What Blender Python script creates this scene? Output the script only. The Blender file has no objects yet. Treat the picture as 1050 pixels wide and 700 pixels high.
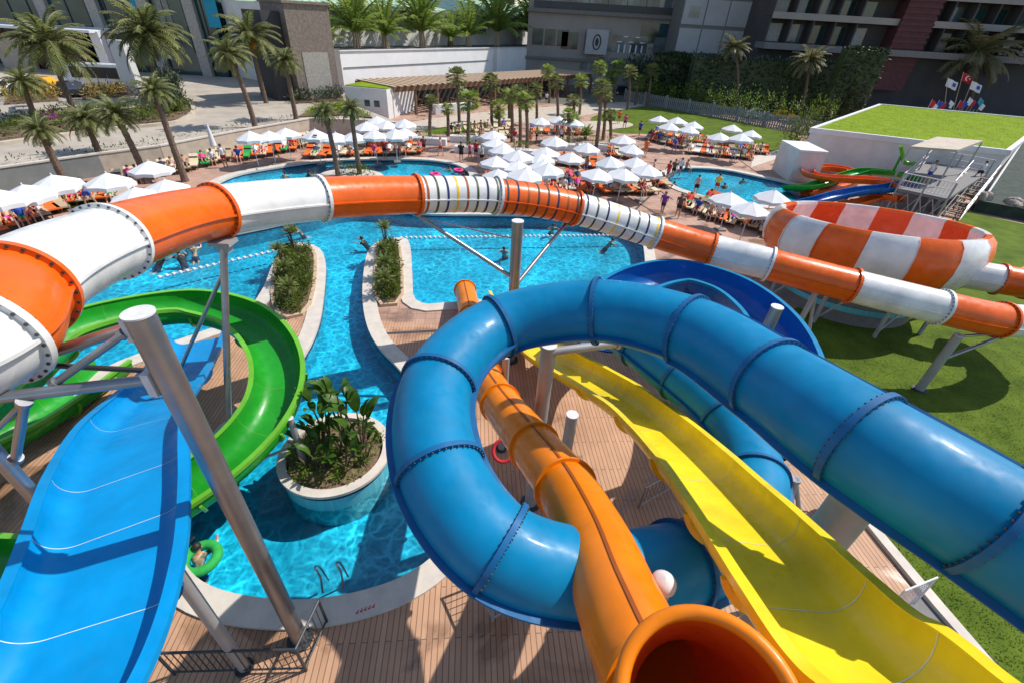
import bpy, bmesh, math, random
from mathutils import Vector, Matrix
rnd = random.Random(11)
sc = bpy.context.scene
col = sc.collection
PI = math.pi
# ------------------------------------------------------------------ camera
FPX, HCAM = 467.0, 11.0
_d = Vector((-40, 660, 467.0)).normalized()
_fz = -_d.z; _fy = math.sqrt(1 - _fz * _fz); CF = Vector((0, _fy, _fz))
_rz = -_d.x; _ry = -_rz * _fz / _fy; CR = Vector((math.sqrt(1 - _rz * _rz - _ry * _ry), _ry, _rz))
CU = CR.cross(CF); CC = Vector((0, 0, HCAM))
def ray(px, py): return CF + CR * ((px - 525) / FPX) - CU * ((py - 350) / FPX)
def GP(px, py, z=0.0):
    d = ray(px, py); return CC + d * ((z - HCAM) / d.z)
def ZP(px, py, zc): return CC + ray(px, py) * zc
def GY(px, py, Y):
    d = ray(px, py); return CC + d * (Y / d.y)
def PX(w):
    v = Vector(w) - CC; zc = v.dot(CF); return 525 + FPX * v.dot(CR) / zc, 350 - FPX * v.dot(CU) / zc
def pole_top(b, py):
    lo, hi = 0.0, 30.0
    for _ in range(40):
        m = (lo + hi) / 2
        if PX(b + Vector((0, 0, m)))[1] > py: lo = m
        else: hi = m
    return lo
cam = bpy.data.cameras.new("camera"); cam_o = bpy.data.objects.new("camera", cam); col.objects.link(cam_o)
cam.sensor_width = 36; cam.lens = FPX / 1050 * 36; cam.clip_end = 6000; cam.clip_start = 0.05
M = Matrix((CR, CU, -CF)).transposed().to_4x4(); M.translation = CC; cam_o.matrix_world = M
sc.camera = cam_o
# ------------------------------------------------------------------ light
SAZ, SEL = math.radians(25), math.radians(51)
sd = Vector((math.cos(SEL) * math.cos(SAZ), math.cos(SEL) * math.sin(SAZ), math.sin(SEL)))
w = bpy.data.worlds.new("World"); sc.world = w; w.use_nodes = True
nt = w.node_tree; bg = nt.nodes["Background"]
sky = nt.nodes.new("ShaderNodeTexSky"); sky.sky_type = 'NISHITA'; sky.sun_disc = False
sky.sun_elevation = SEL; sky.sun_rotation = PI / 2 - SAZ
sky.dust_density = 0.7; sky.air_density = 1.0; sky.ozone_density = 1.0
nt.links.new(sky.outputs[0], bg.inputs[0]); bg.inputs[1].default_value = 0.15
sl = bpy.data.lights.new("sun", 'SUN'); sl.energy = 4.4; sl.angle = math.radians(0.53); sl.color = (1, .95, .87)
so = bpy.data.objects.new("sun", sl); col.objects.link(so)
so.rotation_euler = (-sd).to_track_quat('-Z', 'Y').to_euler(); so.location = (20, 20, 60)
sc.view_settings.view_transform = 'Standard'; sc.view_settings.look = 'None'
sc.view_settings.exposure = 0.27; sc.view_settings.gamma = 1.0
sc.render.engine = 'CYCLES'
try:
    sc.cycles.max_bounces = 8; sc.cycles.transparent_max_bounces = 12; sc.cycles.caustics_reflective = False; sc.cycles.caustics_refractive = False
except Exception: pass
# ------------------------------------------------------------------ materials
def lk(nt, a, b): nt.links.new(a, b)
def mat(name, c, rough=.6, var=.12, scale=3.0, metal=0.0, bump=0.0, bscale=40, coat=0.0, spec=.5, c2=None, detail=4, emit=None, sub=0):
    m = bpy.data.materials.new(name); m.use_nodes = True; nt = m.node_tree; b = nt.nodes["Principled BSDF"]
    tc = nt.nodes.new("ShaderNodeTexCoord"); no = nt.nodes.new("ShaderNodeTexNoise")
    no.inputs["Scale"].default_value = scale; no.inputs["Detail"].default_value = detail; no.inputs["Roughness"].default_value = .6
    lk(nt, tc.outputs["Object"], no.inputs["Vector"])
    mr = nt.nodes.new("ShaderNodeMapRange"); mr.inputs[1].default_value = .32; mr.inputs[2].default_value = .68
    lk(nt, no.outputs[0], mr.inputs[0])
    mx = nt.nodes.new("ShaderNodeMix"); mx.data_type = 'RGBA'; mx.clamp_factor = True
    lo = c2 if c2 else tuple(max(0, x * (1 - var * 1.2)) for x in c); hi = c if c2 else tuple(min(1, x * (1 + var)) for x in c)
    mx.inputs[6].default_value = (*lo, 1); mx.inputs[7].default_value = (*hi, 1)
    lk(nt, mr.outputs[0], mx.inputs[0]); lk(nt, mx.outputs[2], b.inputs["Base Color"])
    b.inputs["Roughness"].default_value = rough; b.inputs["Metallic"].default_value = metal
    b.inputs["Coat Weight"].default_value = coat; b.inputs["Coat Roughness"].default_value = .12
    b.inputs["Specular IOR Level"].default_value = spec
    if bump:
        n2 = nt.nodes.new("ShaderNodeTexNoise"); n2.inputs["Scale"].default_value = bscale; n2.inputs["Detail"].default_value = 5
        lk(nt, tc.outputs["Object"], n2.inputs["Vector"])
        bp = nt.nodes.new("ShaderNodeBump"); bp.inputs["Strength"].default_value = bump; bp.inputs["Distance"].default_value = .02
        lk(nt, n2.outputs[0], bp.inputs["Height"]); lk(nt, bp.outputs[0], b.inputs["Normal"])
    return m
def leafmat(name, a, b, s=1.5, rough=.5, tr=.38):
    m = mat(name, a, rough, c2=b, scale=s, spec=.3); nt = m.node_tree; bs = nt.nodes["Principled BSDF"]; out = nt.nodes["Material Output"]
    t = nt.nodes.new("ShaderNodeBsdfTranslucent"); src = bs.inputs["Base Color"].links[0].from_socket; lk(nt, src, t.inputs[0])
    ms = nt.nodes.new("ShaderNodeMixShader"); ms.inputs[0].default_value = tr; lk(nt, bs.outputs[0], ms.inputs[1]); lk(nt, t.outputs[0], ms.inputs[2]); lk(nt, ms.outputs[0], out.inputs[0]); return m
def glassfib(name, c, c2=None, rough=.28, spec=.3, coat=.12):
    m = mat(name, c, rough, var=.13, scale=1.3, detail=9, coat=coat, c2=c2, spec=spec)
    nt = m.node_tree; b = nt.nodes["Principled BSDF"]
    # slow surface waviness and water-marked roughness, as on moulded fibreglass
    tc = nt.nodes.new("ShaderNodeTexCoord")
    n2 = nt.nodes.new("ShaderNodeTexNoise"); n2.inputs["Scale"].default_value = 5; n2.inputs["Detail"].default_value = 6
    lk(nt, tc.outputs["Object"], n2.inputs["Vector"])
    mr = nt.nodes.new("ShaderNodeMapRange"); mr.inputs[1].default_value = .3; mr.inputs[2].default_value = .7
    mr.inputs[3].default_value = rough - .12; mr.inputs[4].default_value = rough + .2
    lk(nt, n2.outputs[0], mr.inputs[0]); lk(nt, mr.outputs[0], b.inputs["Roughness"])
    n3 = nt.nodes.new("ShaderNodeTexNoise"); n3.inputs["Scale"].default_value = 1.6; n3.inputs["Detail"].default_value = 2
    lk(nt, tc.outputs["Object"], n3.inputs["Vector"])
    bp = nt.nodes.new("ShaderNodeBump"); bp.inputs["Strength"].default_value = .25; bp.inputs["Distance"].default_value = .06
    lk(nt, n3.outputs[0], bp.inputs["Height"]); lk(nt, bp.outputs[0], b.inputs["Normal"])
    return m
K = {}
K['blue'] = glassfib('blue_fibreglass', (.001, .185, .37), rough=.42, spec=.2, coat=.05); K['blue_flange'] = glassfib('deep_blue_flange', (.003, .10, .26), rough=.6)
K['dkblue'] = glassfib('royal_blue_fibreglass', (.003, .105, .36)); K['skyblue'] = glassfib('bright_blue_fibreglass', (.0, .235, .54), rough=.44, spec=.2, coat=.04)
K['orange'] = glassfib('orange_fibreglass', (.72, .115, .008)); K['amber'] = glassfib('amber_orange_fibreglass', (.78, .20, .004)); K['amber_line'] = glassfib('brown_orange_seam', (.30, .07, .008), rough=.5)
K['orange_in'] = glassfib('deep_orange_lining', (.62, .10, .008), rough=.35)
K['yellow'] = glassfib('yellow_fibreglass', (.78, .60, .02)); K['yellow_lip'] = glassfib('golden_yellow_edge', (.84, .52, .012))
K['green'] = glassfib('green_fibreglass', (.014, .26, .018)); K['ltgreen'] = glassfib('leaf_green_fibreglass', (.13, .40, .03)); K['white_f'] = glassfib('white_fibreglass', (.68, .675, .65))
K['red_f'] = glassfib('red_orange_lining', (.66, .075, .012)); K['pink_f'] = glassfib('red_bounce_white_lining', (.78, .70, .66)); K['seam'] = mat('pale_sealant', (.62, .66, .66), .5)  # white lining tinted pink: the bowl's red bounce light painted into its colour
K['steel'] = mat('galvanised_steel', (.33, .335, .35), .36, var=.1, scale=2.2, metal=.85, bump=.03, bscale=14)
K['steel2'] = mat('painted_grey_steel', (.33, .325, .33), .5, var=.09, scale=1.6, metal=.25, bump=.03)
K['capw'] = mat('pale_steel_cap', (.62, .61, .62), .5, var=.1, scale=9); K['dksteel'] = mat('dark_steel', (.05, .055, .06), .5, metal=.3)
K['bolt'] = mat('dark_bolt', (.06, .065, .07), .5, metal=.5)
K['white'] = mat('white_paint', (.66, .66, .66), .6, var=.06, scale=1.2, bump=.03); K['canvas'] = mat('white_canvas', (.66, .66, .665), .85, var=.04, scale=2)
K['wallwhite'] = mat('bright_white_render', (.82, .81, .80), .7, var=.05, scale=.5, bump=.04); K['offwhite'] = mat('warm_white_render', (.62, .60, .57), .75, var=.08, scale=.8, bump=.06)
K['coping'] = mat('pale_stone_coping', (.54, .485, .42), .75, var=.1, scale=2.2, bump=.1, bscale=25)
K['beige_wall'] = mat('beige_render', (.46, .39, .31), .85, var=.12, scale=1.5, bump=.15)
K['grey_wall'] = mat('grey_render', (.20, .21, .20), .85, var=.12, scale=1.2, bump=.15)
K['brown_stone'] = mat('brown_stone_cladding', (.21, .165, .135), .8, var=.25, scale=4, bump=.4, bscale=8); K['lt_stone'] = mat('pale_stone_cladding', (.36, .33, .29), .8, var=.18, scale=5, bump=.3, bscale=9)
K['greenmetal'] = mat('pale_green_metal_roof', (.42, .56, .40), .5, var=.1, scale=.6)
K['wood'] = mat('brown_timber', (.16, .085, .045), .6, var=.25, scale=6); K['ltwood'] = mat('pale_timber', (.50, .36, .24), .65, var=.15, scale=6)
K['bark'] = mat('palm_bark', (.15, .10, .068), .9, var=.35, scale=9, bump=.8, bscale=12); K['bark2'] = mat('brown_stem', (.10, .075, .05), .9, var=.3, scale=9)
K['frond'] = leafmat('palm_frond', (.25, .27, .085), (.10, .13, .035), 1.6); K['frond2'] = leafmat('bright_palm_frond', (.34, .42, .09), (.14, .22, .035), 1.4)
K['frond3'] = leafmat('dry_palm_frond', (.30, .27, .13), (.13, .13, .06), 1.5); K['fruit'] = mat('orange_date_fruit', (.60, .26, .02), .6, var=.3, scale=12)
K['leaf'] = leafmat('shrub_leaf', (.15, .18, .022), (.05, .09, .012), 3.5); K['leaf2'] = mat('dark_hedge_leaf', (.05, .075, .022), .55, c2=(.018, .034, .012), scale=1.8)
K['leaf3'] = leafmat('banana_leaf', (.10, .20, .025), (.03, .09, .012), 4, .4); K['leaf4'] = leafmat('yellow_green_leaf', (.21, .29, .035), (.08, .15, .02), 3)
K['soil'] = mat('garden_soil', (.16, .105, .065), .95, var=.4, scale=9, bump=.6, bscale=20); K['rock'] = mat('pinkish_rock', (.42, .34, .28), .9, var=.3, scale=3, bump=.6, bscale=6)
K['asphalt'] = mat('driveway_paving', (.38, .33, .27), .9, var=.14, scale=.5, bump=.2, bscale=30)
K['earth'] = mat('distant_ground', (.14, .135, .105), .95, var=.35, scale=.05)
K['glass'] = mat('dark_teal_glass', (.012, .05, .055), .08, var=.4, scale=.25, spec=.8); K['glass2'] = mat('pale_window_glass', (.11, .14, .15), .1, var=.5, scale=.4, spec=.8); K['curtain'] = mat('pale_curtain', (.42, .41, .38), .85, var=.2, scale=3)
K['net'] = mat('dark_green_net', (.03, .045, .035), .9, var=.3, scale=2); K['black'] = mat('black_plastic', (.012, .012, .014), .4); K['rubber'] = mat('black_tyre', (.015, .015, .016), .8); K['dkgrey'] = mat('dark_grey_render', (.045, .043, .046), .8, var=.15, scale=.4)
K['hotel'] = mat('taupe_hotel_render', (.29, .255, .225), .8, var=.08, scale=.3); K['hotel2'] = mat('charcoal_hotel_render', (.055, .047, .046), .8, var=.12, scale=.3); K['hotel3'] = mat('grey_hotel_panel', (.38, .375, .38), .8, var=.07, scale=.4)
K['maroon'] = mat('maroon_cladding', (.085, .022, .025), .7, var=.2, scale=2); K['slab'] = mat('grey_concrete_band', (.17, .16, .155), .8)
K['fence'] = mat('grey_concrete_fence', (.26, .265, .265), .85, var=.12, scale=2)
K['skin'] = mat('tanned_skin', (.42, .22, .14), .6, var=.1, scale=5); K['skin2'] = mat('fair_skin', (.58, .34, .25), .6, var=.08, scale=5); K['hair'] = mat('dark_hair', (.02, .013, .01), .6); K['hair2'] = mat('light_brown_hair', (.16, .09, .04), .6)
for n, c in dict(red=(.50, .02, .03), navy=(.015, .025, .09), aqua=(.02, .30, .45), black_cloth=(.012, .012, .015), orange_cloth=(.78, .14, .015), green_cloth=(.02, .34, .06), beige_cloth=(.62, .52, .34), yellow_cloth=(.75, .55, .05), pink=(.72, .06, .22), purple=(.22, .03, .25), white_cloth=(.74, .74, .72), tan_cloth=(.45, .33, .20), brown_cloth=(.12, .07, .05), blue_cloth=(.02, .08, .42)).items():
    K[n] = mat(n + ('' if n.endswith('cloth') else '_cloth'), c, .85, var=.12, scale=8)
K['carwhite'] = mat('white_car_paint', (.74, .75, .76), .25, var=.03, coat=.5); K['caryellow'] = mat('yellow_car_paint', (.72, .36, .02), .25, var=.04, coat=.5); K['cardark'] = mat('dark_car_paint', (.03, .035, .045), .2, coat=.6)
K['blade'] = leafmat('grass_blade', (.22, .31, .032), (.12, .19, .02), .8, .6, .5); K['blade2'] = leafmat('roof_grass_blade', (.40, .52, .04), (.28, .40, .03), 1.0, .6, .5)
# grass: patchy
def grassmat(name, a, b, s=1.2):
    m = mat(name, a, .9, c2=b, scale=s, bump=.12, bscale=70, detail=10, spec=.1); return m
K['grass'] = grassmat('lawn_grass', (.115, .165, .018), (.055, .09, .010), .8); K['roofgrass'] = grassmat('roof_grass', (.21, .29, .018), (.14, .20, .012), 1.0)
# deck: plank-like paving near the slides, square paving joints everywhere
def deckmat():
    m = bpy.data.materials.new('terracotta_deck_paving'); m.use_nodes = True; nt = m.node_tree; b = nt.nodes["Principled BSDF"]
    tc = nt.nodes.new("ShaderNodeTexCoord"); mp = nt.nodes.new("ShaderNodeMapping"); mp.inputs["Rotation"].default_value = (0, 0, math.radians(84))
    lk(nt, tc.outputs["Object"], mp.inputs[0])
    br = nt.nodes.new("ShaderNodeTexBrick"); br.inputs["Scale"].default_value = 1.0; br.inputs["Brick Width"].default_value = 2.2; br.inputs["Row Height"].default_value = .125
    br.inputs["Mortar Size"].default_value = .012; br.inputs["Color1"].default_value = (.52, .30, .18, 1); br.inputs["Color2"].default_value = (.45, .25, .145, 1); br.inputs["Mortar"].default_value = (.22, .12, .07, 1)
    br.inputs["Mortar Smooth"].default_value = .2; br.inputs["Bias"].default_value = .1
    lk(nt, mp.outputs[0], br.inputs["Vector"])
    b2 = nt.nodes.new("ShaderNodeTexBrick"); b2.offset = 0; b2.inputs["Scale"].default_value = 1; b2.inputs["Brick Width"].default_value = .42; b2.inputs["Row Height"].default_value = .42
    b2.inputs["Mortar Size"].default_value = .012; b2.inputs["Color1"].default_value = (.47, .29, .215, 1); b2.inputs["Color2"].default_value = (.40, .24, .17, 1); b2.inputs["Mortar"].default_value = (.25, .16, .12, 1)
    lk(nt, mp.outputs[0], b2.inputs["Vector"])
    sx = nt.nodes.new("ShaderNodeSeparateXYZ"); lk(nt, tc.outputs["Object"], sx.inputs[0])
    mr = nt.nodes.new("ShaderNodeMapRange"); mr.inputs[1].default_value = 16.0; mr.inputs[2].default_value = 17.0; lk(nt, sx.outputs[1], mr.inputs[0])
    mx = nt.nodes.new("ShaderNodeMix"); mx.data_type = 'RGBA'; lk(nt, mr.outputs[0], mx.inputs[0]); lk(nt, br.outputs[0], mx.inputs[6]); lk(nt, b2.outputs[0], mx.inputs[7])
    no = nt.nodes.new("ShaderNodeTexNoise"); no.inputs["Scale"].default_value = .7; no.inputs["Detail"].default_value = 7; lk(nt, tc.outputs["Object"], no.inputs["Vector"])
    mr2 = nt.nodes.new("ShaderNodeMapRange"); mr2.inputs[1].default_value = .3; mr2.inputs[2].default_value = .7; mr2.inputs[3].default_value = .78; mr2.inputs[4].default_value = 1.12; lk(nt, no.outputs[0], mr2.inputs[0])
    mm = nt.nodes.new("ShaderNodeMix"); mm.data_type = 'RGBA'; mm.blend_type = 'MULTIPLY'; mm.inputs[0].default_value = 1
    lk(nt, mx.outputs[2], mm.inputs[6]); lk(nt, mr2.outputs[0], mm.inputs[7]); lk(nt, mm.outputs[2], b.inputs["Base Color"])
    nw = nt.nodes.new("ShaderNodeTexNoise"); nw.inputs["Scale"].default_value = .55; nw.inputs["Detail"].default_value = 6; nw.inputs["Distortion"].default_value = .6; lk(nt, mp.outputs[0], nw.inputs["Vector"])
    wr = nt.nodes.new("ShaderNodeMapRange"); wr.inputs[1].default_value = .57; wr.inputs[2].default_value = .64; lk(nt, nw.outputs[0], wr.inputs[0])
    rr = nt.nodes.new("ShaderNodeMapRange"); rr.inputs[3].default_value = .72; rr.inputs[4].default_value = .22; lk(nt, wr.outputs[0], rr.inputs[0]); lk(nt, rr.outputs[0], b.inputs["Roughness"])
    wm = nt.nodes.new("ShaderNodeMix"); wm.data_type = 'RGBA'; wm.blend_type = 'MULTIPLY'; wm.inputs[7].default_value = (.66, .64, .62, 1); lk(nt, wr.outputs[0], wm.inputs[0]); lk(nt, mm.outputs[2], wm.inputs[6]); lk(nt, wm.outputs[2], b.inputs["Base Color"])
    bp = nt.nodes.new("ShaderNodeBump"); bp.inputs["Strength"].default_value = .4; bp.inputs["Distance"].default_value = .01; bp.invert = True
    lk(nt, br.outputs["Fac"], bp.inputs["Height"]); lk(nt, bp.outputs[0], b.inputs["Normal"])
    return m
K['deck'] = deckmat()
def tilemat(name, a, b_, mort, size):
    m = bpy.data.materials.new(name); m.use_nodes = True; nt = m.node_tree; b = nt.nodes["Principled BSDF"]
    tc = nt.nodes.new("ShaderNodeTexCoord"); br = nt.nodes.new("ShaderNodeTexBrick"); br.offset = 0
    br.inputs["Scale"].default_value = 1; br.inputs["Brick Width"].default_value = size; br.inputs["Row Height"].default_value = size; br.inputs["Mortar Size"].default_value = size * .05
    br.inputs["Color1"].default_value = (*a, 1); br.inputs["Color2"].default_value = (*b_, 1); br.inputs["Mortar"].default_value = (*mort, 1)
    lk(nt, tc.outputs["Object"], br.inputs["Vector"])
    no = nt.nodes.new("ShaderNodeTexNoise"); no.inputs["Scale"].default_value = .28; no.inputs["Detail"].default_value = 3; lk(nt, tc.outputs["Object"], no.inputs["Vector"])
    mr = nt.nodes.new("ShaderNodeMapRange"); mr.inputs[1].default_value = .35; mr.inputs[2].default_value = .65; mr.inputs[3].default_value = .72; mr.inputs[4].default_value = 1.15; lk(nt, no.outputs[0], mr.inputs[0])
    mm = nt.nodes.new("ShaderNodeMix"); mm.data_type = 'RGBA'; mm.blend_type = 'MULTIPLY'; mm.inputs[0].default_value = 1
    lk(nt, br.outputs[0], mm.inputs[6]); lk(nt, mr.outputs[0], mm.inputs[7]); lk(nt, mm.outputs[2], b.inputs["Base Color"]); b.inputs["Roughness"].default_value = .4
    return m
K['pooltile'] = tilemat('turquoise_mosaic', (.004, .335, .48), (.003, .27, .42), (.015, .32, .46), .12)
K['pottile'] = tilemat('pale_turquoise_mosaic', (.10, .45, .52), (.08, .40, .48), (.2, .45, .5), .12)
def watermat():
    m = bpy.data.materials.new('rippling_pool_water'); m.use_nodes = True; nt = m.node_tree
    for n in list(nt.nodes): nt.nodes.remove(n)
    out = nt.nodes.new("ShaderNodeOutputMaterial"); tc = nt.nodes.new("ShaderNodeTexCoord")
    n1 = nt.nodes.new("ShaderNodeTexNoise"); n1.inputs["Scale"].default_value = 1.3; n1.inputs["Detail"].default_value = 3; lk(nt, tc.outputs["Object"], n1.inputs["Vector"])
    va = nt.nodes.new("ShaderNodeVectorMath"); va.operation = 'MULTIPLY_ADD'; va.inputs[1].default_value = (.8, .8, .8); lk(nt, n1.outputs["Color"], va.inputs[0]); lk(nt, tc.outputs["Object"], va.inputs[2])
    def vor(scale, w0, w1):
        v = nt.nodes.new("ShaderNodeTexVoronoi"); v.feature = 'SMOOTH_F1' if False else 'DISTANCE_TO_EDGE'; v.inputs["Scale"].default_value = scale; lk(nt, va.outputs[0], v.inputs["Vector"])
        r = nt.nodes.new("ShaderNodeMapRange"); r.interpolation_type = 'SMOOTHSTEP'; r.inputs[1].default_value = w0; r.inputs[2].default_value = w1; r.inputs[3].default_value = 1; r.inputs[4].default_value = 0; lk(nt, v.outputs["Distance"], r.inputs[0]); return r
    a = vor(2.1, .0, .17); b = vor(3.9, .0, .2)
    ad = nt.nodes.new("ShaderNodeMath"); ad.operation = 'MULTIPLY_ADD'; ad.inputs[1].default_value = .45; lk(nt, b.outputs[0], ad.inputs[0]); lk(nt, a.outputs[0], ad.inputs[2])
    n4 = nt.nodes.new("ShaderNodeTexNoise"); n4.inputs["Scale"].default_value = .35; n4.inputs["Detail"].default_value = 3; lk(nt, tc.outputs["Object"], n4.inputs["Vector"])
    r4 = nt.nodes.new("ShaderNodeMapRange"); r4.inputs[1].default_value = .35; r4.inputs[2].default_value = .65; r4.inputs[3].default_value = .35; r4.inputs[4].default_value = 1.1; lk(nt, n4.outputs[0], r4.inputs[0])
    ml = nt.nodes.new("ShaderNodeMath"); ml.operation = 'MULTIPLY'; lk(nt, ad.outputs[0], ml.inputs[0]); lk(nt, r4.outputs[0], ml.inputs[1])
    mx = nt.nodes.new("ShaderNodeMix"); mx.data_type = 'RGBA'; mx.clamp_factor = False; mx.inputs[6].default_value = (.62, .86, .92, 1); mx.inputs[7].default_value = (1.35, 1.5, 1.5, 1)  # bright web lines paint caustic light into the water's transparent colour
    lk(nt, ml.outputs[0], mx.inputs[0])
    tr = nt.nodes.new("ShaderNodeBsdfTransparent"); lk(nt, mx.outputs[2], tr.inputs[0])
    n3 = nt.nodes.new("ShaderNodeTexNoise"); n3.inputs["Scale"].default_value = 3.2; n3.inputs["Detail"].default_value = 4; lk(nt, tc.outputs["Object"], n3.inputs["Vector"])
    bp = nt.nodes.new("ShaderNodeBump"); bp.inputs["Strength"].default_value = .35; bp.inputs["Distance"].default_value = .12; lk(nt, n3.outputs[0], bp.inputs["Height"])
    gl = nt.nodes.new("ShaderNodeBsdfGlossy"); gl.inputs["Roughness"].default_value = .04; lk(nt, bp.outputs[0], gl.inputs["Normal"])
    fr = nt.nodes.new("ShaderNodeFresnel"); fr.inputs[0].default_value = 1.33; lk(nt, bp.outputs[0], fr.inputs["Normal"])
    ms = nt.nodes.new("ShaderNodeMixShader"); lk(nt, fr.outputs[0], ms.inputs[0]); lk(nt, tr.outputs[0], ms.inputs[1]); lk(nt, gl.outputs[0], ms.inputs[2]); lk(nt, ms.outputs[0], out.inputs[0])
    return m
K['water'] = watermat()
# ------------------------------------------------------------------ mesh builder
class MB:
    def __init__(s): s.v = []; s.f = []; s.m = []; s.s = []
    def add(s, vs, fs, m=0, sm=False):
        o = len(s.v); s.v += [tuple(v) for v in vs]
        for f in fs: s.f.append(tuple(i + o for i in f)); s.m.append(m); s.s.append(sm)
    def box(s, c, d, rz=0.0, m=0, R=None):
        x, y, z = d[0] / 2, d[1] / 2, d[2] / 2; R = R or Matrix.Rotation(rz, 3, 'Z'); c = Vector(c)
        vs = [c + R @ Vector((a * x, b * y, e * z)) for e in (-1, 1) for a, b in ((-1, -1), (1, -1), (1, 1), (-1, 1))]
        s.add(vs, [(3, 2, 1, 0), (4, 5, 6, 7), (0, 1, 5, 4), (1, 2, 6, 5), (2, 3, 7, 6), (3, 0, 4, 7)], m)
    def cyl(s, a, b, r0, r1=None, n=12, m=0, caps=True, sm=True):
        a = Vector(a); b = Vector(b); r1 = r0 if r1 is None else r1; t = (b - a).normalized()
        u = t.orthogonal().normalized(); q = t.cross(u); vs = []
        for p, r in ((a, r0), (b, r1)):
            for i in range(n): an = 2 * PI * i / n; vs.append(p + (u * math.cos(an) + q * math.sin(an)) * r)
        s.add(vs, [(i, (i + 1) % n, n + (i + 1) % n, n + i) for i in range(n)], m, sm)
        if caps: s.add(vs, [tuple(range(n))[::-1], tuple(range(n, 2 * n))], m)
    def path(s, pts, r, n=8, m=0, sm=True):
        fr = frames(pts); rr = r if callable(r) else (lambda t: r)
        prof = [(math.cos(2 * PI * i / n), math.sin(2 * PI * i / n)) for i in range(n)]; vs = []
        for k, (p, T, S, N) in enumerate(fr):
            q = rr(k / (len(fr) - 1)); vs += [p + S * (a * q) + N * (b * q) for a, b in prof]
        fs = [(k * n + i, k * n + (i + 1) % n, (k + 1) * n + (i + 1) % n, (k + 1) * n + i) for k in range(len(fr) - 1) for i in range(n)]
        s.add(vs, fs, m, sm); e = (len(fr) - 1) * n
        s.add(vs, [tuple(range(n))[::-1], tuple(range(e, e + n))], m)
    def lathe(s, prof, n=24, c=(0, 0, 0), m=0, sm=True, a0=0, a1=2 * PI, sx=1, sy=1):
        full = abs(a1 - a0 - 2 * PI) < 1e-6; k = n if full else n + 1; c = Vector(c); vs = []
        for r, z in prof:
            for i in range(k): an = a0 + (a1 - a0) * i / n; vs.append(c + Vector((r * math.cos(an) * sx, r * math.sin(an) * sy, z)))
        s.add(vs, [(j * k + i, j * k + (i + 1) % k, (j + 1) * k + (i + 1) % k, (j + 1) * k + i) for j in range(len(prof) - 1) for i in range(n)], m, sm)
    def prism(s, poly, z0, z1, m=0, mt=None):
        n = len(poly); area = sum(poly[i][0] * poly[(i + 1) % n][1] - poly[(i + 1) % n][0] * poly[i][1] for i in range(n))
        if area < 0: poly = poly[::-1]
        f0 = z0 if callable(z0) else (lambda p: z0); f1 = z1 if callable(z1) else (lambda p: z1)
        vs = [(p[0], p[1], f0(p)) for p in poly] + [(p[0], p[1], f1(p)) for p in poly]
        s.add(vs, [(i, (i + 1) % n, n + (i + 1) % n, n + i) for i in range(n)] + [tuple(range(n))[::-1]], m)
        s.add(vs, [tuple(range(n, 2 * n))], m if mt is None else mt)
    def sweep(s, fr, prof, m=0, closed=True, caps=True, sm=True):
        n = len(prof); vs = []
        for p, T, S, N in fr: vs += [p + S * a + N * b for a, b in prof]
        r = range(n) if closed else range(n - 1)
        s.add(vs, [(k * n + i, k * n + (i + 1) % n, (k + 1) * n + (i + 1) % n, (k + 1) * n + i) for k in range(len(fr) - 1) for i in r], m, sm)
        if caps and closed:
            e = (len(fr) - 1) * n; s.add(vs, [tuple(range(n))[::-1], tuple(range(e, e + n))], m)
    def ell(s, c, r, n=10, k=7, m=0, R=None):
        c = Vector(c); R = R or Matrix.Identity(3); vs = []
        for j in range(k + 1):
            t = -PI / 2 + PI * j / k
            for i in range(n): a = 2 * PI * i / n; vs.append(c + R @ Vector((r[0] * math.cos(t) * math.cos(a), r[1] * math.cos(t) * math.sin(a), r[2] * math.sin(t))))
        s.add(vs, [(j * n + i, j * n + (i + 1) % n, (j + 1) * n + (i + 1) % n, (j + 1) * n + i) for j in range(k) for i in range(n)], m, True)
    def mesh(s, name, mats):
        me = bpy.data.meshes.new(name); me.from_pydata(s.v, [], s.f)
        for x in (mats if isinstance(mats, (list, tuple)) else [mats]): me.materials.append(x)
        me.polygons.foreach_set('material_index', s.m); me.polygons.foreach_set('use_smooth', s.s)
        me.update()
        try: me.set_sharp_from_angle(angle=math.radians(38))
        except Exception: pass
        return me
    def build(s, name, mats, parent=None, loc=None):
        o = bpy.data.objects.new(name, s.mesh(name, mats)); col.objects.link(o)
        if parent is not None:
            o.parent = parent
            if loc is None:                       # mesh given in world coordinates
                q = parent; off = Vector((0, 0, 0))
                while q is not None: off += q.location; q = q.parent
                o.location = -off
        if loc is not None: o.location = loc
        return o
def frames(pts, up=Vector((0, 0, 1))):
    out = []; n = len(pts); last = None
    for i in range(n):
        a = pts[max(0, i - 1)]; b = pts[min(n - 1, i + 1)]; T = (Vector(b) - Vector(a)).normalized()
        S = T.cross(up)
        if S.length < .05: S = last.copy() if last else T.orthogonal()
        S.normalize(); last = S; out.append((Vector(pts[i]), T, S, S.cross(T)))
    return out
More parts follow.
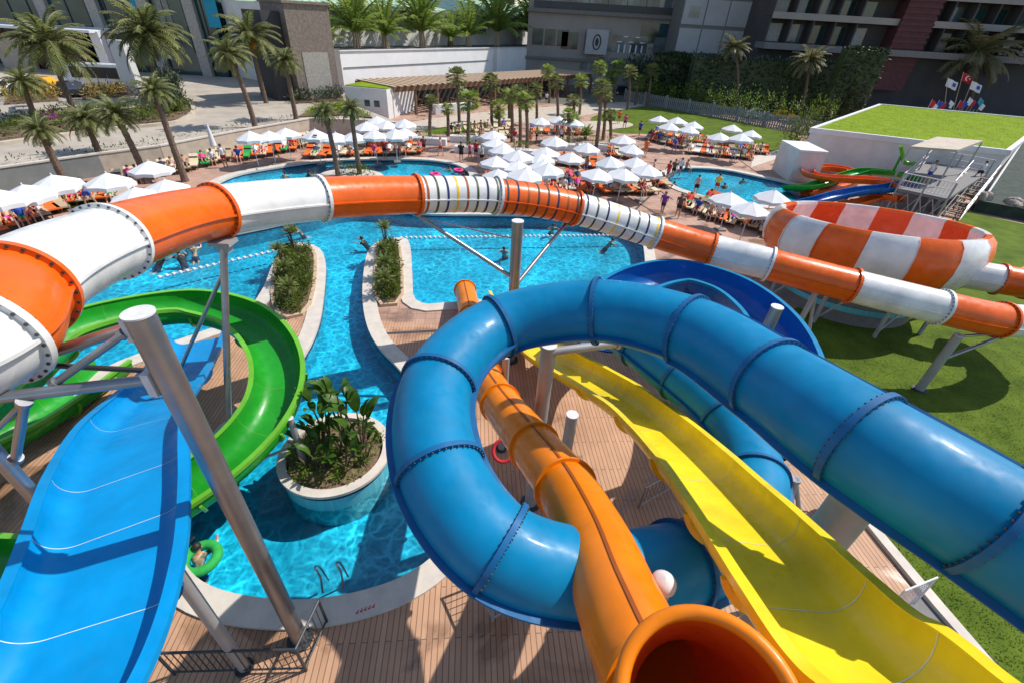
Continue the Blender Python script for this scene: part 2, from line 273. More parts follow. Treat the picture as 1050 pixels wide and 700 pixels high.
def cr(pts, sub=8):
    P = [Vector(p) for p in pts]; P = [P[0] * 2 - P[1]] + P + [P[-1] * 2 - P[-2]]; out = []
    for i in range(1, len(P) - 2):
        p0, p1, p2, p3 = P[i - 1:i + 3]
        def tj(t, a, b): return t + max(1e-4, (b - a).length) ** .5
        t0 = 0; t1 = tj(t0, p0, p1); t2 = tj(t1, p1, p2); t3 = tj(t2, p2, p3)
        for k in range(sub):
            t = t1 + (t2 - t1) * k / sub
            A1 = p0 * ((t1 - t) / (t1 - t0)) + p1 * ((t - t0) / (t1 - t0)); A2 = p1 * ((t2 - t) / (t2 - t1)) + p2 * ((t - t1) / (t2 - t1)); A3 = p2 * ((t3 - t) / (t3 - t2)) + p3 * ((t - t2) / (t3 - t2))
            B1 = A1 * ((t2 - t) / (t2 - t0)) + A2 * ((t - t0) / (t2 - t0)); B2 = A2 * ((t3 - t) / (t3 - t1)) + A3 * ((t - t1) / (t3 - t1))
            out.append(B1 * ((t2 - t) / (t2 - t1)) + B2 * ((t - t1) / (t2 - t1)))
    out.append(P[-2]); return out
def empty(name, loc=(0, 0, 0), rz=0.0):
    o = bpy.data.objects.new(name, None); o.empty_display_size = .3; o.location = loc; o.rotation_euler = (0, 0, rz); col.objects.link(o); return o
def T(o, label, cat, group=None):
    o['label'] = label; o['category'] = cat
    if group: o['group'] = group
    return o
def struct(o): o['kind'] = 'structure'; return o
def thing(name, loc, label, cat, group=None, rz=0.0): return T(empty(name, loc, rz), label, cat, group)
def dup(o, loc=None, rz=None, label=None, group=None, parent=None, scale=None, mats=None):
    c = o.copy(); col.objects.link(c)
    if parent is not None: c.parent = parent
    if loc is not None: c.location = loc
    if rz is not None: c.rotation_euler = (0, 0, rz)
    if scale is not None: c.scale = scale if isinstance(scale, (tuple, list)) else (scale,) * 3
    if label: c['label'] = label
    if group: c['group'] = group
    for ch in o.children:
        d = dup(ch, parent=c)
        if mats:
            b = ch.name.split('.')[0]
            if b in mats: d.material_slots[0].link = 'OBJECT'; d.material_slots[0].material = mats[b]
    return c
ORD = ['first', 'second', 'third', 'fourth', 'fifth', 'sixth', 'seventh', 'eighth', 'ninth', 'tenth', 'eleventh', 'twelfth', 'thirteenth', 'fourteenth', 'fifteenth', 'sixteenth', 'seventeenth', 'eighteenth', 'nineteenth', 'twentieth', 'twenty-first', 'twenty-second', 'twenty-third', 'twenty-fourth', 'twenty-fifth', 'twenty-sixth', 'twenty-seventh', 'twenty-eighth']
def fill(name, loops, z, m):
    cu = bpy.data.curves.new(name, 'CURVE'); cu.dimensions = '2D'; cu.fill_mode = 'BOTH'
    for lp in loops:
        sp = cu.splines.new('POLY'); sp.points.add(len(lp) - 1); sp.use_cyclic_u = True
        for i, p in enumerate(lp): sp.points[i].co = (p[0], p[1], 0, 1)
    t = bpy.data.objects.new(name + '_outline', cu); col.objects.link(t)
    dg = bpy.context.evaluated_depsgraph_get(); me = bpy.data.meshes.new_from_object(t.evaluated_get(dg)); bpy.data.objects.remove(t); bpy.data.curves.remove(cu)
    me.name = name; me.materials.clear(); me.materials.append(m)
    bm = bmesh.new(); bm.from_mesh(me)
    for v in bm.verts: v.co.z = 0
    bm.normal_update()
    for f in bm.faces:
        if f.normal.z < 0: f.normal_flip()
    bm.to_mesh(me); bm.free()
    o = bpy.data.objects.new(name, me); o.location = (0, 0, z); col.objects.link(o); return o
def chaikin(p, it=2):
    for _ in range(it):
        q = []
        for i in range(len(p)):
            a = Vector(p[i]); b = Vector(p[(i + 1) % len(p)]); q += [a * .75 + b * .25, a * .25 + b * .75]
        p = q
    return p
def offset(p, d):
    n = len(p); ar = sum(p[i][0] * p[(i + 1) % n][1] - p[(i + 1) % n][0] * p[i][1] for i in range(n)); sg = 1 if ar > 0 else -1; out = []
    for i in range(n):
        a = Vector(p[i - 1][:2]); b = Vector(p[(i + 1) % n][:2]); t = (b - a).normalized(); out.append(Vector((p[i][0] + sg * t.y * d, p[i][1] - sg * t.x * d)))
    return out
def inside(pt, poly):
    x, y = pt[0], pt[1]; c = False; j = len(poly) - 1
    for i in range(len(poly)):
        if (poly[i][1] > y) != (poly[j][1] > y) and x < (poly[j][0] - poly[i][0]) * (y - poly[i][1]) / (poly[j][1] - poly[i][1]) + poly[i][0]: c = not c
        j = i
    return c
# ------------------------------------------------------------------ pools, deck, ground
def W2(l, z=0.0): return [GP(x, y, z).to_2d() for x, y in l]
MAIN = [(-20, 330), (40, 300), (100, 275), (190, 250), (245, 240), (316, 225), (345, 216), (385, 213), (425, 221), (530, 221), (600, 224), (645, 232), (658, 245), (661, 262), (662, 292), (610, 299), (560, 303), (463, 311), (424, 314), (423, 285), (421, 247), (410, 244), (390, 247), (378, 256), (374, 270), (371, 300), (374, 330), (385, 355), (410, 379), (440, 420), (470, 470), (478, 515), (455, 562), (420, 590), (370, 608), (310, 617), (250, 612), (210, 600), (190, 580), (182, 555), (186, 530), (200, 492), (225, 460), (255, 430), (285, 400), (312, 368), (328, 335), (333, 300), (335, 268), (328, 254), (310, 249), (290, 252), (282, 264), (268, 305), (240, 330), (190, 347), (150, 361), (115, 374), (70, 400), (-20, 440)]
UPPER = [(218, 192), (240, 180), (286, 172), (331, 166), (373, 164), (426, 164), (451, 166), (471, 170), (482, 178), (480, 186), (460, 195), (420, 200), (370, 203), (320, 205), (270, 205), (235, 200)]
SMALL = [(681, 183), (690, 175), (702, 173), (723, 173), (746, 175), (774, 181), (807, 188), (835, 196), (835, 206), (820, 211), (790, 212), (755, 208), (730, 204), (713, 199), (694, 193)]
pools = [chaikin(W2(MAIN), 2), chaikin(W2(UPPER), 2), chaikin(W2(SMALL), 2)]
outers = [offset(pools[0], .62), offset(pools[1], .75), offset(pools[2], .75)]
BIG = [Vector(p) for p in ((-3000, -60), (3000, -60), (3000, 5000), (-3000, 5000))]
struct(fill('ground', [BIG] + [offset(p, .3) for p in pools], -.012, K['earth']))
DECK = [Vector(p) for p in ((-60, -12), (60, -12), (75, 80), (-8, 84), (-70, 84), (-75, 20))]
deck = struct(fill('deck', [DECK] + [offset(p, .3) for p in pools], 0, K['deck']))
for nm, p, q, dep in zip(('river_pool', 'oval_pool', 'small_pool'), pools, outers, (.85, .38, .34)):
    n = len(p); mb = MB()
    vs = [(a.x, a.y, .07) for a in p] + [(a.x, a.y, .07) for a in q] + [(a.x, a.y, -.02) for a in q] + [(a.x, a.y, -.06) for a in p]
    for i in range(n):
        j = (i + 1) % n
        mb.add([vs[i], vs[j], vs[n + j], vs[n + i]], [(0, 1, 2, 3)]); mb.add([vs[n + i], vs[n + j], vs[2 * n + j], vs[2 * n + i]], [(0, 1, 2, 3)]); mb.add([vs[i], vs[j], vs[3 * n + j], vs[3 * n + i]], [(3, 2, 1, 0)])
    struct(mb.build('pool_coping', K['coping']))
    mb = MB()
    for i in range(n):
        j = (i + 1) % n; mb.add([(p[i].x, p[i].y, -.06), (p[j].x, p[j].y, -.06), (p[j].x, p[j].y, -.16), (p[i].x, p[i].y, -.16)], [(0, 1, 2, 3)], 1)
        mb.add([(p[i].x, p[i].y, -.16), (p[j].x, p[j].y, -.16), (p[j].x, p[j].y, -dep), (p[i].x, p[i].y, -dep)], [(0, 1, 2, 3)], 0)
    struct(mb.build('pool_wall', [K['pooltile'], K['navy']]))
    struct(fill('pool_floor', [p], -dep + .002, K['pooltile'])); struct(fill('water', [offset(p, -.004)], -.15, K['water']))
# drain strips in the deck
def strip(name, a, b, wd, z, m):
    a = Vector(a); b = Vector(b); t = (b - a).normalized(); s = Vector((t.y, -t.x)) * wd / 2; mb = MB()
    mb.add([(*(a - s), z), (*(a + s), z), (*(b + s), z), (*(b - s), z)], [(0, 1, 2, 3)]); return struct(mb.build(name, m))
for a, b in (((395, 342), (470, 338)), ((660, 166), (720, 172)), ((612, 152), (690, 205)), ((735, 148), (780, 180)), ((640, 200), (700, 235)), ((665, 158), (760, 160)), ((700, 170), (640, 226)), ((790, 170), (812, 160))):
    strip('drain_channel', GP(*a).to_2d(), GP(*b).to_2d(), .16, .005, K['dkgrey'])
# lawns
def lawn(poly, z=.006, m='grass'): return struct(fill('lawn', [poly], z, K[m]))
RG = W2([(800, 322), (824, 400), (878, 522), (905, 556), (960, 622), (1010, 680)]) + [Vector((9.0, 1.5)), Vector((8.5, -12)), Vector((58, -12)), Vector((58, 36))] + W2([(1050, 230), (990, 217), (960, 245), (860, 300)])
lawn(RG)
lawn(chaikin(W2([(600, 121), (633, 113), (669, 109), (700, 114), (787, 131), (820, 139), (822, 152), (795, 157), (760, 152), (720, 148), (668, 137), (640, 138), (618, 134)]), 2))
lawn(chaikin(W2([(430, 126), (520, 117), (540, 118), (520, 127), (470, 137), (436, 139)]), 2), .007)
lawn(chaikin(W2([(-40, 240), (0, 205), (75, 192), (120, 186), (118, 200), (70, 215), (0, 236)]), 2), .007)
struct(fill('path', [chaikin(W2([(400, 128), (500, 114), (620, 106), (660, 104), (668, 108), (600, 118), (570, 125), (640, 124), (655, 130), (600, 136), (540, 124), (470, 128), (410, 138)]), 2)], .011, K['ltwood'] if 0 else K['beige_wall']))
struct(fill('path', [W2([(772, 161), (806, 152), (812, 158), (770, 172)])], .012, K['coping']))
# lawn kerb, near right
kp = W2([(862, 500), (878, 522), (905, 556), (960, 622), (1010, 680)]) + [Vector((9.6, 2.5))]
mb = MB(); kk = [Vector((*p, .06)) for p in kp]; mb.sweep(frames(kk), [(-.14, -.07), (.14, -.07), (.14, .06), (-.14, .06)], sm=False); struct(mb.build('kerb', K['coping']))
q = W2([(928, 622), (948, 604), (985, 640), (962, 662)]); mb = MB(); mb.prism(q, 0, .012); struct(mb.build('concrete_pad', K['slab']))
q = W2([(960, 650), (985, 640), (1030, 688), (1010, 705)]); mb = MB(); mb.prism(q, -.0, .02); struct(mb.build('drain_pit', K['dkgrey']))
# grass blades on the near part of the right lawn
mb = MB(); cnt = 0
while cnt < 42000:
    x = rnd.uniform(8.5, 24); y = rnd.uniform(2, 20)
    if rnd.random() > 1.25 - (y + x * .3) / 22 or not inside((x, y), RG): continue
    cnt += 1; h = rnd.uniform(.03, .075); a = rnd.uniform(0, 2 * PI); wd = rnd.uniform(.008, .02); lx, ly = rnd.uniform(-.06, .06), rnd.uniform(-.06, .06)
    mb.add([(x - wd * math.cos(a), y - wd * math.sin(a), 0.004), (x + wd * math.cos(a), y + wd * math.sin(a), .004), (x + lx, y + ly, h)], [(0, 1, 2)], 0)
o = mb.build('grass', K['blade']); o['kind'] = 'stuff'
# ------------------------------------------------------------------ vegetation kit
def leafquad(mb, p, d, ln, wd, m=0, bend=0.0):
    d = Vector(d).normalized(); s = d.cross(Vector((rnd.uniform(-.3, .3), rnd.uniform(-.3, .3), 1))).normalized() * wd / 2; mid = p + d * ln * .55; tip = p + d * ln + Vector((0, 0, -bend * ln))
    mb.add([p, mid - s, tip, mid + s], [(0, 1, 2, 3)], m)
def bush_mb(rx, ry, rz, n, ln, c=(0, 0, 0), lumps=6, mb=None):
    mb = mb or MB(); L = [(Vector((rnd.uniform(-.55, .55) * rx, rnd.uniform(-.55, .55) * ry, rnd.uniform(.35, .75) * rz)), rnd.uniform(.4, .65)) for _ in range(lumps)]
    for _ in range(n):
        cc, k = rnd.choice(L); v = Vector((rnd.gauss(0, 1), rnd.gauss(0, 1), rnd.gauss(0, 1))).normalized() * (rnd.random() ** .4)
        p = cc + Vector((v.x * rx * k, v.y * ry * k, v.z * rz * k * .9)); p.z = max(.03, p.z)
        leafquad(mb, Vector(c) + p, v + Vector((rnd.uniform(-.5, .5), rnd.uniform(-.5, .5), rnd.uniform(0, .7))), ln * rnd.uniform(.6, 1.3), ln * .45)
    return mb
def bush(name, loc, r, label, cat='shrub', group=None, m='leaf', n=260, ln=.16, stems=True):
    t = thing(name, loc, label, cat, group); bush_mb(r[0], r[1], r[2], n, ln).build('foliage', K[m], t, loc=(0, 0, 0))
    if stems:
        mb = MB()
        for _ in range(4): a = rnd.uniform(0, 2 * PI); mb.cyl((0, 0, 0), (math.cos(a) * r[0] * .35, math.sin(a) * r[1] * .35, r[2] * .6), .03, .012, 5)
        mb.build('stem', K['bark2'], t, loc=(0, 0, 0))
    return t
def feather_mb(nf, L, droop, up0=1.35, up1=-.45, nl=17, lw=.12, ll=.56):
    mb = MB()
    for k in range(nf):
        a = k * 2.399963 + rnd.uniform(-.2, .2); e = up0 + (up1 - up0) * (k / nf) ** .8 + rnd.uniform(-.12, .12); l = L * rnd.uniform(.8, 1.1); pts = []; p = Vector((0, 0, 0)); n = 9
        for i in range(n + 1): pts.append(p.copy()); ee = e - droop * (i / n) ** 1.4; p += Vector((math.cos(a) * math.cos(ee), math.sin(a) * math.cos(ee), math.sin(ee))) * (l / n)
        mb.path(pts, lambda t: .03 * (1 - t) + .006, 4, 1)
        for j in range(nl):
            t = .14 + .84 * j / nl; i = min(n - 1, int(t * n)); q = pts[i].lerp(pts[i + 1], t * n - i); d = (pts[i + 1] - pts[i]).normalized(); s = d.cross(Vector((0, 0, 1))).normalized()
            lf = ll * L * .36 * (1.1 - abs(t - .45) * 1.1)
            for sg in (-1, 1):
                dd = (d * .75 + s * sg * .9 + Vector((0, 0, -.25 + rnd.uniform(-.2, .25)))).normalized(); wv = d * lw * .5 * L * .36
                mb.add([q - wv, q + dd * lf * .6 - wv * .7, q + dd * lf + Vector((0, 0, -.12 * lf)), q + dd * lf * .6 + wv * .7, q + wv], [(0, 1, 2, 3, 4)], 0)
    return mb
def fan_mb(nf, L, nb=9):
    mb = MB()
    for k in range(nf):
        a = k * 2.399963 + rnd.uniform(-.3, .3); e = 1.2 - 1.9 * (k / nf) + rnd.uniform(-.15, .15); d = Vector((math.cos(a) * math.cos(e), math.sin(a) * math.cos(e), math.sin(e))); c = d * L * .5
        mb.path([Vector((0, 0, 0)), c * .5, c], .018, 4, 1); s = d.cross(Vector((0, 0, 1))).normalized(); u = s.cross(d)
        for i in range(nb):
            b = -1.25 + 2.5 * i / (nb - 1); dd = (d * math.cos(b) + s * math.sin(b) + u * rnd.uniform(-.12, .12)).normalized(); w_ = dd.cross(u).normalized() * L * .055; l = L * .55 * rnd.uniform(.85, 1.1)
            mb.add([c, c + dd * l * .6 - w_, c + dd * l + Vector((0, 0, -.18 * l)), c + dd * l * .6 + w_], [(0, 1, 2, 3)], 0)
    return mb
def trunk_mb(h, r0, r1, lean=(0, 0), rings=14, boot=True):
    mb = MB(); prof = []; n = 9; zs = [h * i / (rings * 2) for i in range(rings * 2 + 1)]; vs = []
    for i, z in enumerate(zs):
        t = z / h; r = (r0 + (r1 - r0) * t) * (1.07 if i % 2 else .95) * (1.25 if i == 0 else 1); off = Vector((lean[0] * t * t, lean[1] * t * t, z))
        vs += [off + Vector((math.cos(2 * PI * k / n) * r, math.sin(2 * PI * k / n) * r, 0)) for k in range(n)]
    mb.add(vs, [(i * n + k, i * n + (k + 1) % n, (i + 1) * n + (k + 1) % n, (i + 1) * n + k) for i in range(len(zs) - 1) for k in range(n)], 0, True)
    if boot:
        for _ in range(26):
            a = rnd.uniform(0, 2 * PI); z = h * rnd.uniform(.78, .99); r = r1 * 1.05; c = Vector((lean[0] * (z / h) ** 2 + math.cos(a) * r, lean[1] * (z / h) ** 2 + math.sin(a) * r, z))
            mb.cyl(c, c + Vector((math.cos(a) * .12, math.sin(a) * .12, .16)), .05, .015, 4)
    return mb
feather_meshes = [feather_mb(46, 1.0, 1.35).mesh('crown', [K['frond'], K['ltgreen'] if 0 else K['frond3']]) for _ in range(2)]
feather_dry = feather_mb(40, 1.0, 1.0, 1.2, -.55, nl=17).mesh('crown', [K['frond3'], K['frond3']])
feather_bush = [feather_mb(30, 1.0, .75, 1.5, .25, nl=17, ll=.55).mesh('crown', [K['frond2'], K['frond2']]) for _ in range(2)]
fan_meshes = [fan_mb(26, 1.0).mesh('crown', [K['frond2'] if i else K['frond'], K['frond3']]) for i in range(2)]
def palm(base, ctop, crad, label, kind='feather', name='palm_tree', group=None, tr=(.22, .17), fruit=False, idx=0):
    """base: point on the ground; ctop: height and lean of the crown's centre"""
    h, lx, ly = ctop; t = thing(name, base, label, 'palm tree', group)
    trunk_mb(h, tr[0], tr[1], (lx, ly), rings=max(6, int(h * 2.2))).build('trunk', K['bark'], t, loc=(0, 0, 0))
    me = {'feather': feather_meshes, 'dry': [feather_dry], 'fan': fan_meshes}[kind]; me = me[idx % len(me)]
    c = bpy.data.objects.new('crown', me); col.objects.link(c); c.parent = t; c.location = (lx, ly, h - .05); c.scale = (crad,) * 3; c.rotation_euler = (0, 0, rnd.uniform(0, 6))
    if fruit:
        for k in range(3):
            a = rnd.uniform(0, 6); mb = MB()
            for _ in range(40): mb.ell((rnd.gauss(0, .16), rnd.gauss(0, .16), rnd.gauss(-.3, .24)), (.06, .06, .07), 5, 3)
            mb.build('fruit_bunch', K['fruit'], t, loc=(lx + math.cos(a) * .6, ly + math.sin(a) * .6, h - .35))
    return t
# ------------------------------------------------------------------ slides
def pframes(pts):
    fr = frames(pts); out = [fr[0]]
    for p, Tn, S, N in fr[1:]:
        q = out[-1][1].rotation_difference(Tn); S2 = (q @ out[-1][2]).normalized(); out.append((p, Tn, S2, S2.cross(Tn)))
    return out
def circ(r, n=40): return [(r * math.cos(2 * PI * i / n), r * math.sin(2 * PI * i / n)) for i in range(n)]
def ring_mb(f, r0, r1, hw, n=44, bolts=0, br=.02):
    p, Tn, S, N = f; mb = MB(); vs = []
    for dx, r in ((-hw, r0), (-hw, r1), (hw, r1), (hw, r0)):
        for i in range(n): a = 2 * PI * i / n; vs.append(p + Tn * dx + (S * math.cos(a) + N * math.sin(a)) * r)
    mb.add(vs, [(j * n + i, j * n + (i + 1) % n, ((j + 1) % 4) * n + (i + 1) % n, ((j + 1) % 4) * n + i) for j in range(3) for i in range(n)], 0, True)
    for k in range(bolts):
        a = 2 * PI * (k + .5) / bolts; c = p + (S * math.cos(a) + N * math.sin(a)) * (r0 * .35 + r1 * .65); mb.cyl(c - Tn * (hw + .9 * br), c + Tn * (hw + .022), br, n=6, m=1)
    return mb
def tube_parts(root, fr, r, secs, sub, ringmat, ringw=.045, rr=1.13, bolts=30, seam=None, seam_ang=(0,), seam_w=.06, seam_h=.03, bolt_r=.02):
    for (a, b, mk) in secs:
        s = fr[a * sub:b * sub + 1]; mb = MB(); mb.sweep(s, circ(r), caps=False); mb.sweep(s, circ(r * .965)[::-1], caps=False)
        sec = mb.build('tube_section', K[mk], root)
        if seam:
            for an in (seam_ang(a) if callable(seam_ang) else seam_ang):
                mb = MB(); ca, sa = math.cos(an), math.sin(an); pr = []
                for u, v in ((r * .99, -seam_h), (r + seam_w, -seam_h), (r + seam_w, seam_h), (r * .99, seam_h)): pr.append((u * ca - v * sa, u * sa + v * ca))
                mb.sweep(s, pr, sm=False); mb.build('seam_flange', K[seam if seam != 'self' else mk], sec)
    for k in sorted({x for s in secs for x in s[:2]}):
        rm = ringmat(k) if callable(ringmat) else ringmat
        ring_mb(fr[min(k * sub, len(fr) - 1)], r * .97, r * rr, ringw, bolts=bolts, br=bolt_r).build('flange_ring', [K[rm], K['bolt']], root)
# long orange and white tube
SUB = 12
A = [ZP(-230, 372, 4.3), ZP(-95, 376, 4.6), ZP(-17, 345, 5.05), ZP(14, 300, 5.75), ZP(112, 249, 7.9), ZP(222, 217, 10.9), ZP(329, 204, 13.1), ZP(427, 200, 14.8), ZP(509, 201, 16.0), ZP(590, 214, 17.2), ZP(672, 239, 18.0), ZP(729, 256, 17.9), ZP(788, 271, 17.3), ZP(873, 293, 16.7), ZP(963, 315, 16.3), ZP(1026, 328, 16.3)]
e = A[-1]; A += [e + Vector((2.2, .35, -.05)), e + Vector((4.3, 1.7, -.1)), e + Vector((4.6, 3.9, -.15))]
bowl_in = ZP(1040, 291, 18.7); A += [bowl_in + Vector((.7, .1, 0)), bowl_in + Vector((-.35, .35, 0)), bowl_in + Vector((-1.4, .85, -.05))]
bt_A = thing('tube_slide', (A[0].x, A[0].y, 0), 'long enclosed orange and white water slide tube crossing over the pools', 'water slide')
frA = frames(cr(A, SUB)); RA = .59
cols = ['white_f', 'orange', 'white_f', 'orange', 'white_f', 'orange', 'white_f', 'orange', 'white_f', 'orange', 'white_f', 'orange', 'white_f', 'orange', 'white_f', 'orange', 'white_f', 'orange', 'white_f', 'orange']
secsA = []
cA = ['white_f', 'white_f', 'orange', 'white_f', 'orange', 'white_f', 'orange', 'white_f', 'orange', 'white_f', 'orange', 'white_f', 'orange', 'white_f', 'orange', 'white_f', 'white_f', 'orange', 'white_f', 'orange', 'white_f', 'white_f']
for i in range(len(A) - 1): secsA.append((i, i + 1, cA[i]))
tube_parts(bt_A, frA, RA, secsA, SUB, lambda k: 'white_f' if k in (0, 1, 2, 4, 6, 8, 10, 12, 14) else 'orange', bolts=28, seam='self', seam_ang=(0, PI), seam_w=.05, seam_h=.022)
bands = {7: ['amber_line', 'leaf2', 'navy', 'yellow_lip', 'amber_line', 'leaf2', 'navy', 'leaf2'], 8: ['dkgrey', 'navy', 'amber_line', 'dkgrey', 'dkgrey', 'navy', 'amber_line', 'dkgrey'], 9: ['navy', 'leaf2', 'navy', 'yellow_lip', 'dkgrey', 'leaf2', 'navy', 'yellow_lip']}
for k, bl in bands.items():
    for j, bm_ in enumerate(bl):
        t = (j + .55) / len(bl) * SUB + k * SUB; i = int(t); f0, f1 = frA[i], frA[i + 1]; u = t - i
        ff = (f0[0].lerp(f1[0], u), f0[1].lerp(f1[1], u).normalized(), f0[2].lerp(f1[2], u).normalized(), f0[3].lerp(f1[3], u).normalized())
        ring_mb(ff, RA * .99, RA * 1.012, .036).build('colour_band', [K[bm_], K['bolt']], bt_A)
# blue helix tube
B = [ZP(1200, 660, 3.75), ZP(1105, 596, 3.95), ZP(1010, 533, 4.25), ZP(882, 453, 4.9), ZP(790, 391, 6.1), ZP(706, 340, 7.4), ZP(612, 319, 8.3), ZP(512, 335, 8.5), ZP(450, 393, 7.3), ZP(452, 482, 6.15), ZP(512, 562, 5.6), ZP(603, 590, 5.75), GP(694, 580, 5.0), GP(755, 546, 4.25), GP(774, 490, 4.05), GP(744, 430, 4.0), GP(697, 388, 3.95), GP(655, 355, 3.95), GP(622, 329, 3.95)]
bt_B = thing('tube_slide', (B[8].x, B[8].y, 0), 'thick bright blue enclosed slide tube coiling down in the foreground', 'water slide')
frB = frames(cr(B, SUB)); RB = .57
tube_parts(bt_B, frB, RB, [(i, i + 1, 'blue') for i in range(len(B) - 1)], SUB, 'blue_flange', bolts=44, bolt_r=.012, ringw=.035, rr=1.1, seam='blue_flange', seam_ang=lambda a: (.62, PI + .62) if a < 5 else ((.35, PI + .35) if a < 7 else (0, PI)), seam_w=.085, seam_h=.018)
# amber tube
C = [GP(477, 298, .55), GP(483, 325, 1.2), GP(489, 352, 1.85), GP(497, 386, 2.65), GP(513, 413, 3.25), GP(548, 458, 4.2), GP(580, 500, 4.9), GP(612, 560, 5.5), GP(640, 632, 5.95), GP(672, 697, 6.15), GP(708, 728, 6.5), GP(722, 730, 7.0), GP(726, 726, 7.35)]
bt_C = thing('tube_slide', (C[6].x, C[6].y, 0), 'narrow amber orange slide tube with an open flared mouth, dropping to the pool', 'water slide')
SUBC = 10; frC = pframes(cr(C, SUBC)); RC = .47
tube_parts(bt_C, frC, RC, [(0, 1, 'amber'), (1, 2, 'amber'), (2, 3, 'amber'), (3, 4, 'amber'), (4, 5, 'amber'), (5, 6, 'amber'), (6, 9, 'amber')], SUBC, 'amber', bolts=0, ringw=.03, rr=1.12, seam='amber_line', seam_ang=(PI * .47,), seam_w=.012, seam_h=.022)
def flare(fr, r0, r1, mb, m0, m1):
    n = 48; L = len(fr); vs = []
    for k, (p, Tn, S, N) in enumerate(fr):
        t = k / (L - 1); r = r0 + (r1 - r0) * t ** .8
        vs += [p + (S * math.cos(2 * PI * i / n) + N * math.sin(2 * PI * i / n)) * r for i in range(n)]
    fs = [(k * n + i, k * n + (i + 1) % n, (k + 1) * n + (i + 1) % n, (k + 1) * n + i) for k in range(L - 1) for i in range(n)]
    mb.add(vs, fs, m0, True)
    vi = []
    for k, (p, Tn, S, N) in enumerate(fr):
        t = k / (L - 1); r = (r0 + (r1 - r0) * t ** .8) - .035
        vi += [p + (S * math.cos(2 * PI * i / n) + N * math.sin(2 * PI * i / n)) * r for i in range(n)]
    mb.add(vi, [f[::-1] for f in fs], m1, True)
mb = MB(); flare(frC[9 * SUBC:], RC, .60, mb, 0, 1); p, Tn, S, N = frC[-1]
lipn = 60; pr = [(.60 - .04 + .055 * math.cos(a), .055 * math.sin(a)) for a in [2 * PI * i / 10 for i in range(10)]]; vs = []
for i in range(lipn):
    a = 2 * PI * i / lipn; d = S * math.cos(a) + N * math.sin(a); vs += [p + d * u + Tn * v for u, v in pr]
mb.add(vs, [(i * 10 + j, ((i + 1) % lipn) * 10 + j, ((i + 1) % lipn) * 10 + (j + 1) % 10, i * 10 + (j + 1) % 10) for i in range(lipn) for j in range(10)], 0, True)
mouth = mb.build('entrance_mouth', [K['amber'], K['orange_in']], bt_C)
# trough slides
def uprof(hw, dep, lip=.1, th=.05, corner=.6, n=9):
    """closed U section: rim level at 0, floor at -dep"""
    inner = []
    for i in range(n + 1):
        a = PI + (PI / 2) * i / n; inner.append((-hw + corner + corner * math.cos(a) if False else -(hw - corner) + corner * math.cos(a), -(dep - min(dep, corner) * 1.0) + min(dep, corner) * math.sin(a)))
    left = [(-hw, 0)] + inner; right = [(-x, y) for x, y in left[::-1]]; ins = left + right
    out = []
    for i, (x, y) in enumerate(ins):
        a = Vector(ins[max(0, i - 1)]); b = Vector(ins[min(len(ins) - 1, i + 1)]); t = (b - a).normalized(); out.append((x + t.y * th, y - t.x * th))
    P = [(-hw - lip, -.05), (-hw - lip, .012), (-hw - .02, .012)] + ins[1:-1] + [(hw + .02, .012), (hw + lip, .012), (hw + lip, -.05)] + [(hw + th, -.05)] + [q for q in out[::-1] if q[1] < -.06] + [(-hw - th, -.05)]
    return P, ins
def trough(name, ctrl, hw, dep, mk, lipk, label, joints, corner=.5, lip=.1, sub=10, ribk=None, line='seam', ears=True, base=None):
    pts = cr(ctrl, sub); fr = frames(pts); root = thing(name, base or (ctrl[0].x, ctrl[0].y, 0), label, 'water slide'); prof, ins = uprof(hw, dep, lip, .05, corner); prof = prof[::-1]
    mb = MB(); mb.sweep(fr, prof, caps=False); mb.build('trough', K[mk], root)
    for sg in (-1, 1):
        mb = MB(); mb.sweep(fr, [(sg * (hw - .02), .012), (sg * (hw + lip + .006), .012), (sg * (hw + lip + .006), -.075), (sg * (hw + lip + .002), -.075), (sg * (hw + lip + .002), .03 - .002), (sg * (hw - .02), .03)] if False else [(sg * (hw - .025), .013), (sg * (hw - .025), .035), (sg * (hw + lip + .012), .035), (sg * (hw + lip + .012), -.07), (sg * (hw + lip + .001), -.07), (sg * (hw + lip + .001), .013)], sm=False); mb.build('rim', K[lipk], root)
    for t in joints:
        x = t * (len(fr) - 1); i = min(int(x), len(fr) - 2); u = x - i; f0, f1 = fr[i], fr[i + 1]; p = f0[0].lerp(f1[0], u); Tn, S, N = f0[1], f0[2], f0[3]
        if line:
            mb = MB(); li = [(a * .997, b + .004) for a, b in ins]; mb.sweep([(p - Tn * .005, Tn, S, N), (p + Tn * .005, Tn, S, N)], li, closed=False, sm=False); mb.build('joint_line', K[line], root)
        if ears:
            mb = MB(); fo = []
            for q_ in range(len(ins)):
                A0 = Vector(ins[max(0, q_ - 1)]); B0 = Vector(ins[min(len(ins) - 1, q_ + 1)]); tt = (B0 - A0).normalized(); fo.append((ins[q_][0] + tt.y * .052, ins[q_][1] - tt.x * .052, ins[q_][0] + tt.y * .125, ins[q_][1] - tt.x * .125))
            fo = [f for f in fo if f[1] < -.08 and f[3] < -.08]; vs = []
            for f in fo:
                for dx in (-.03, .03): vs += [p + Tn * dx + S * f[0] + N * f[1], p + Tn * dx + S * f[2] + N * f[3]]
            for q_ in range(len(fo) - 1): o_ = q_ * 4; mb.add(vs, [(o_, o_ + 4, o_ + 5, o_ + 1), (o_ + 2, o_ + 3, o_ + 7, o_ + 6), (o_ + 1, o_ + 5, o_ + 7, o_ + 3)])
            e_ = (len(fo) - 1) * 4; mb.add(vs, [(0, 1, 3, 2), (e_, e_ + 2, e_ + 3, e_ + 1)]); mb.build('joint_flange', K[ribk or mk], root)
    return root, fr
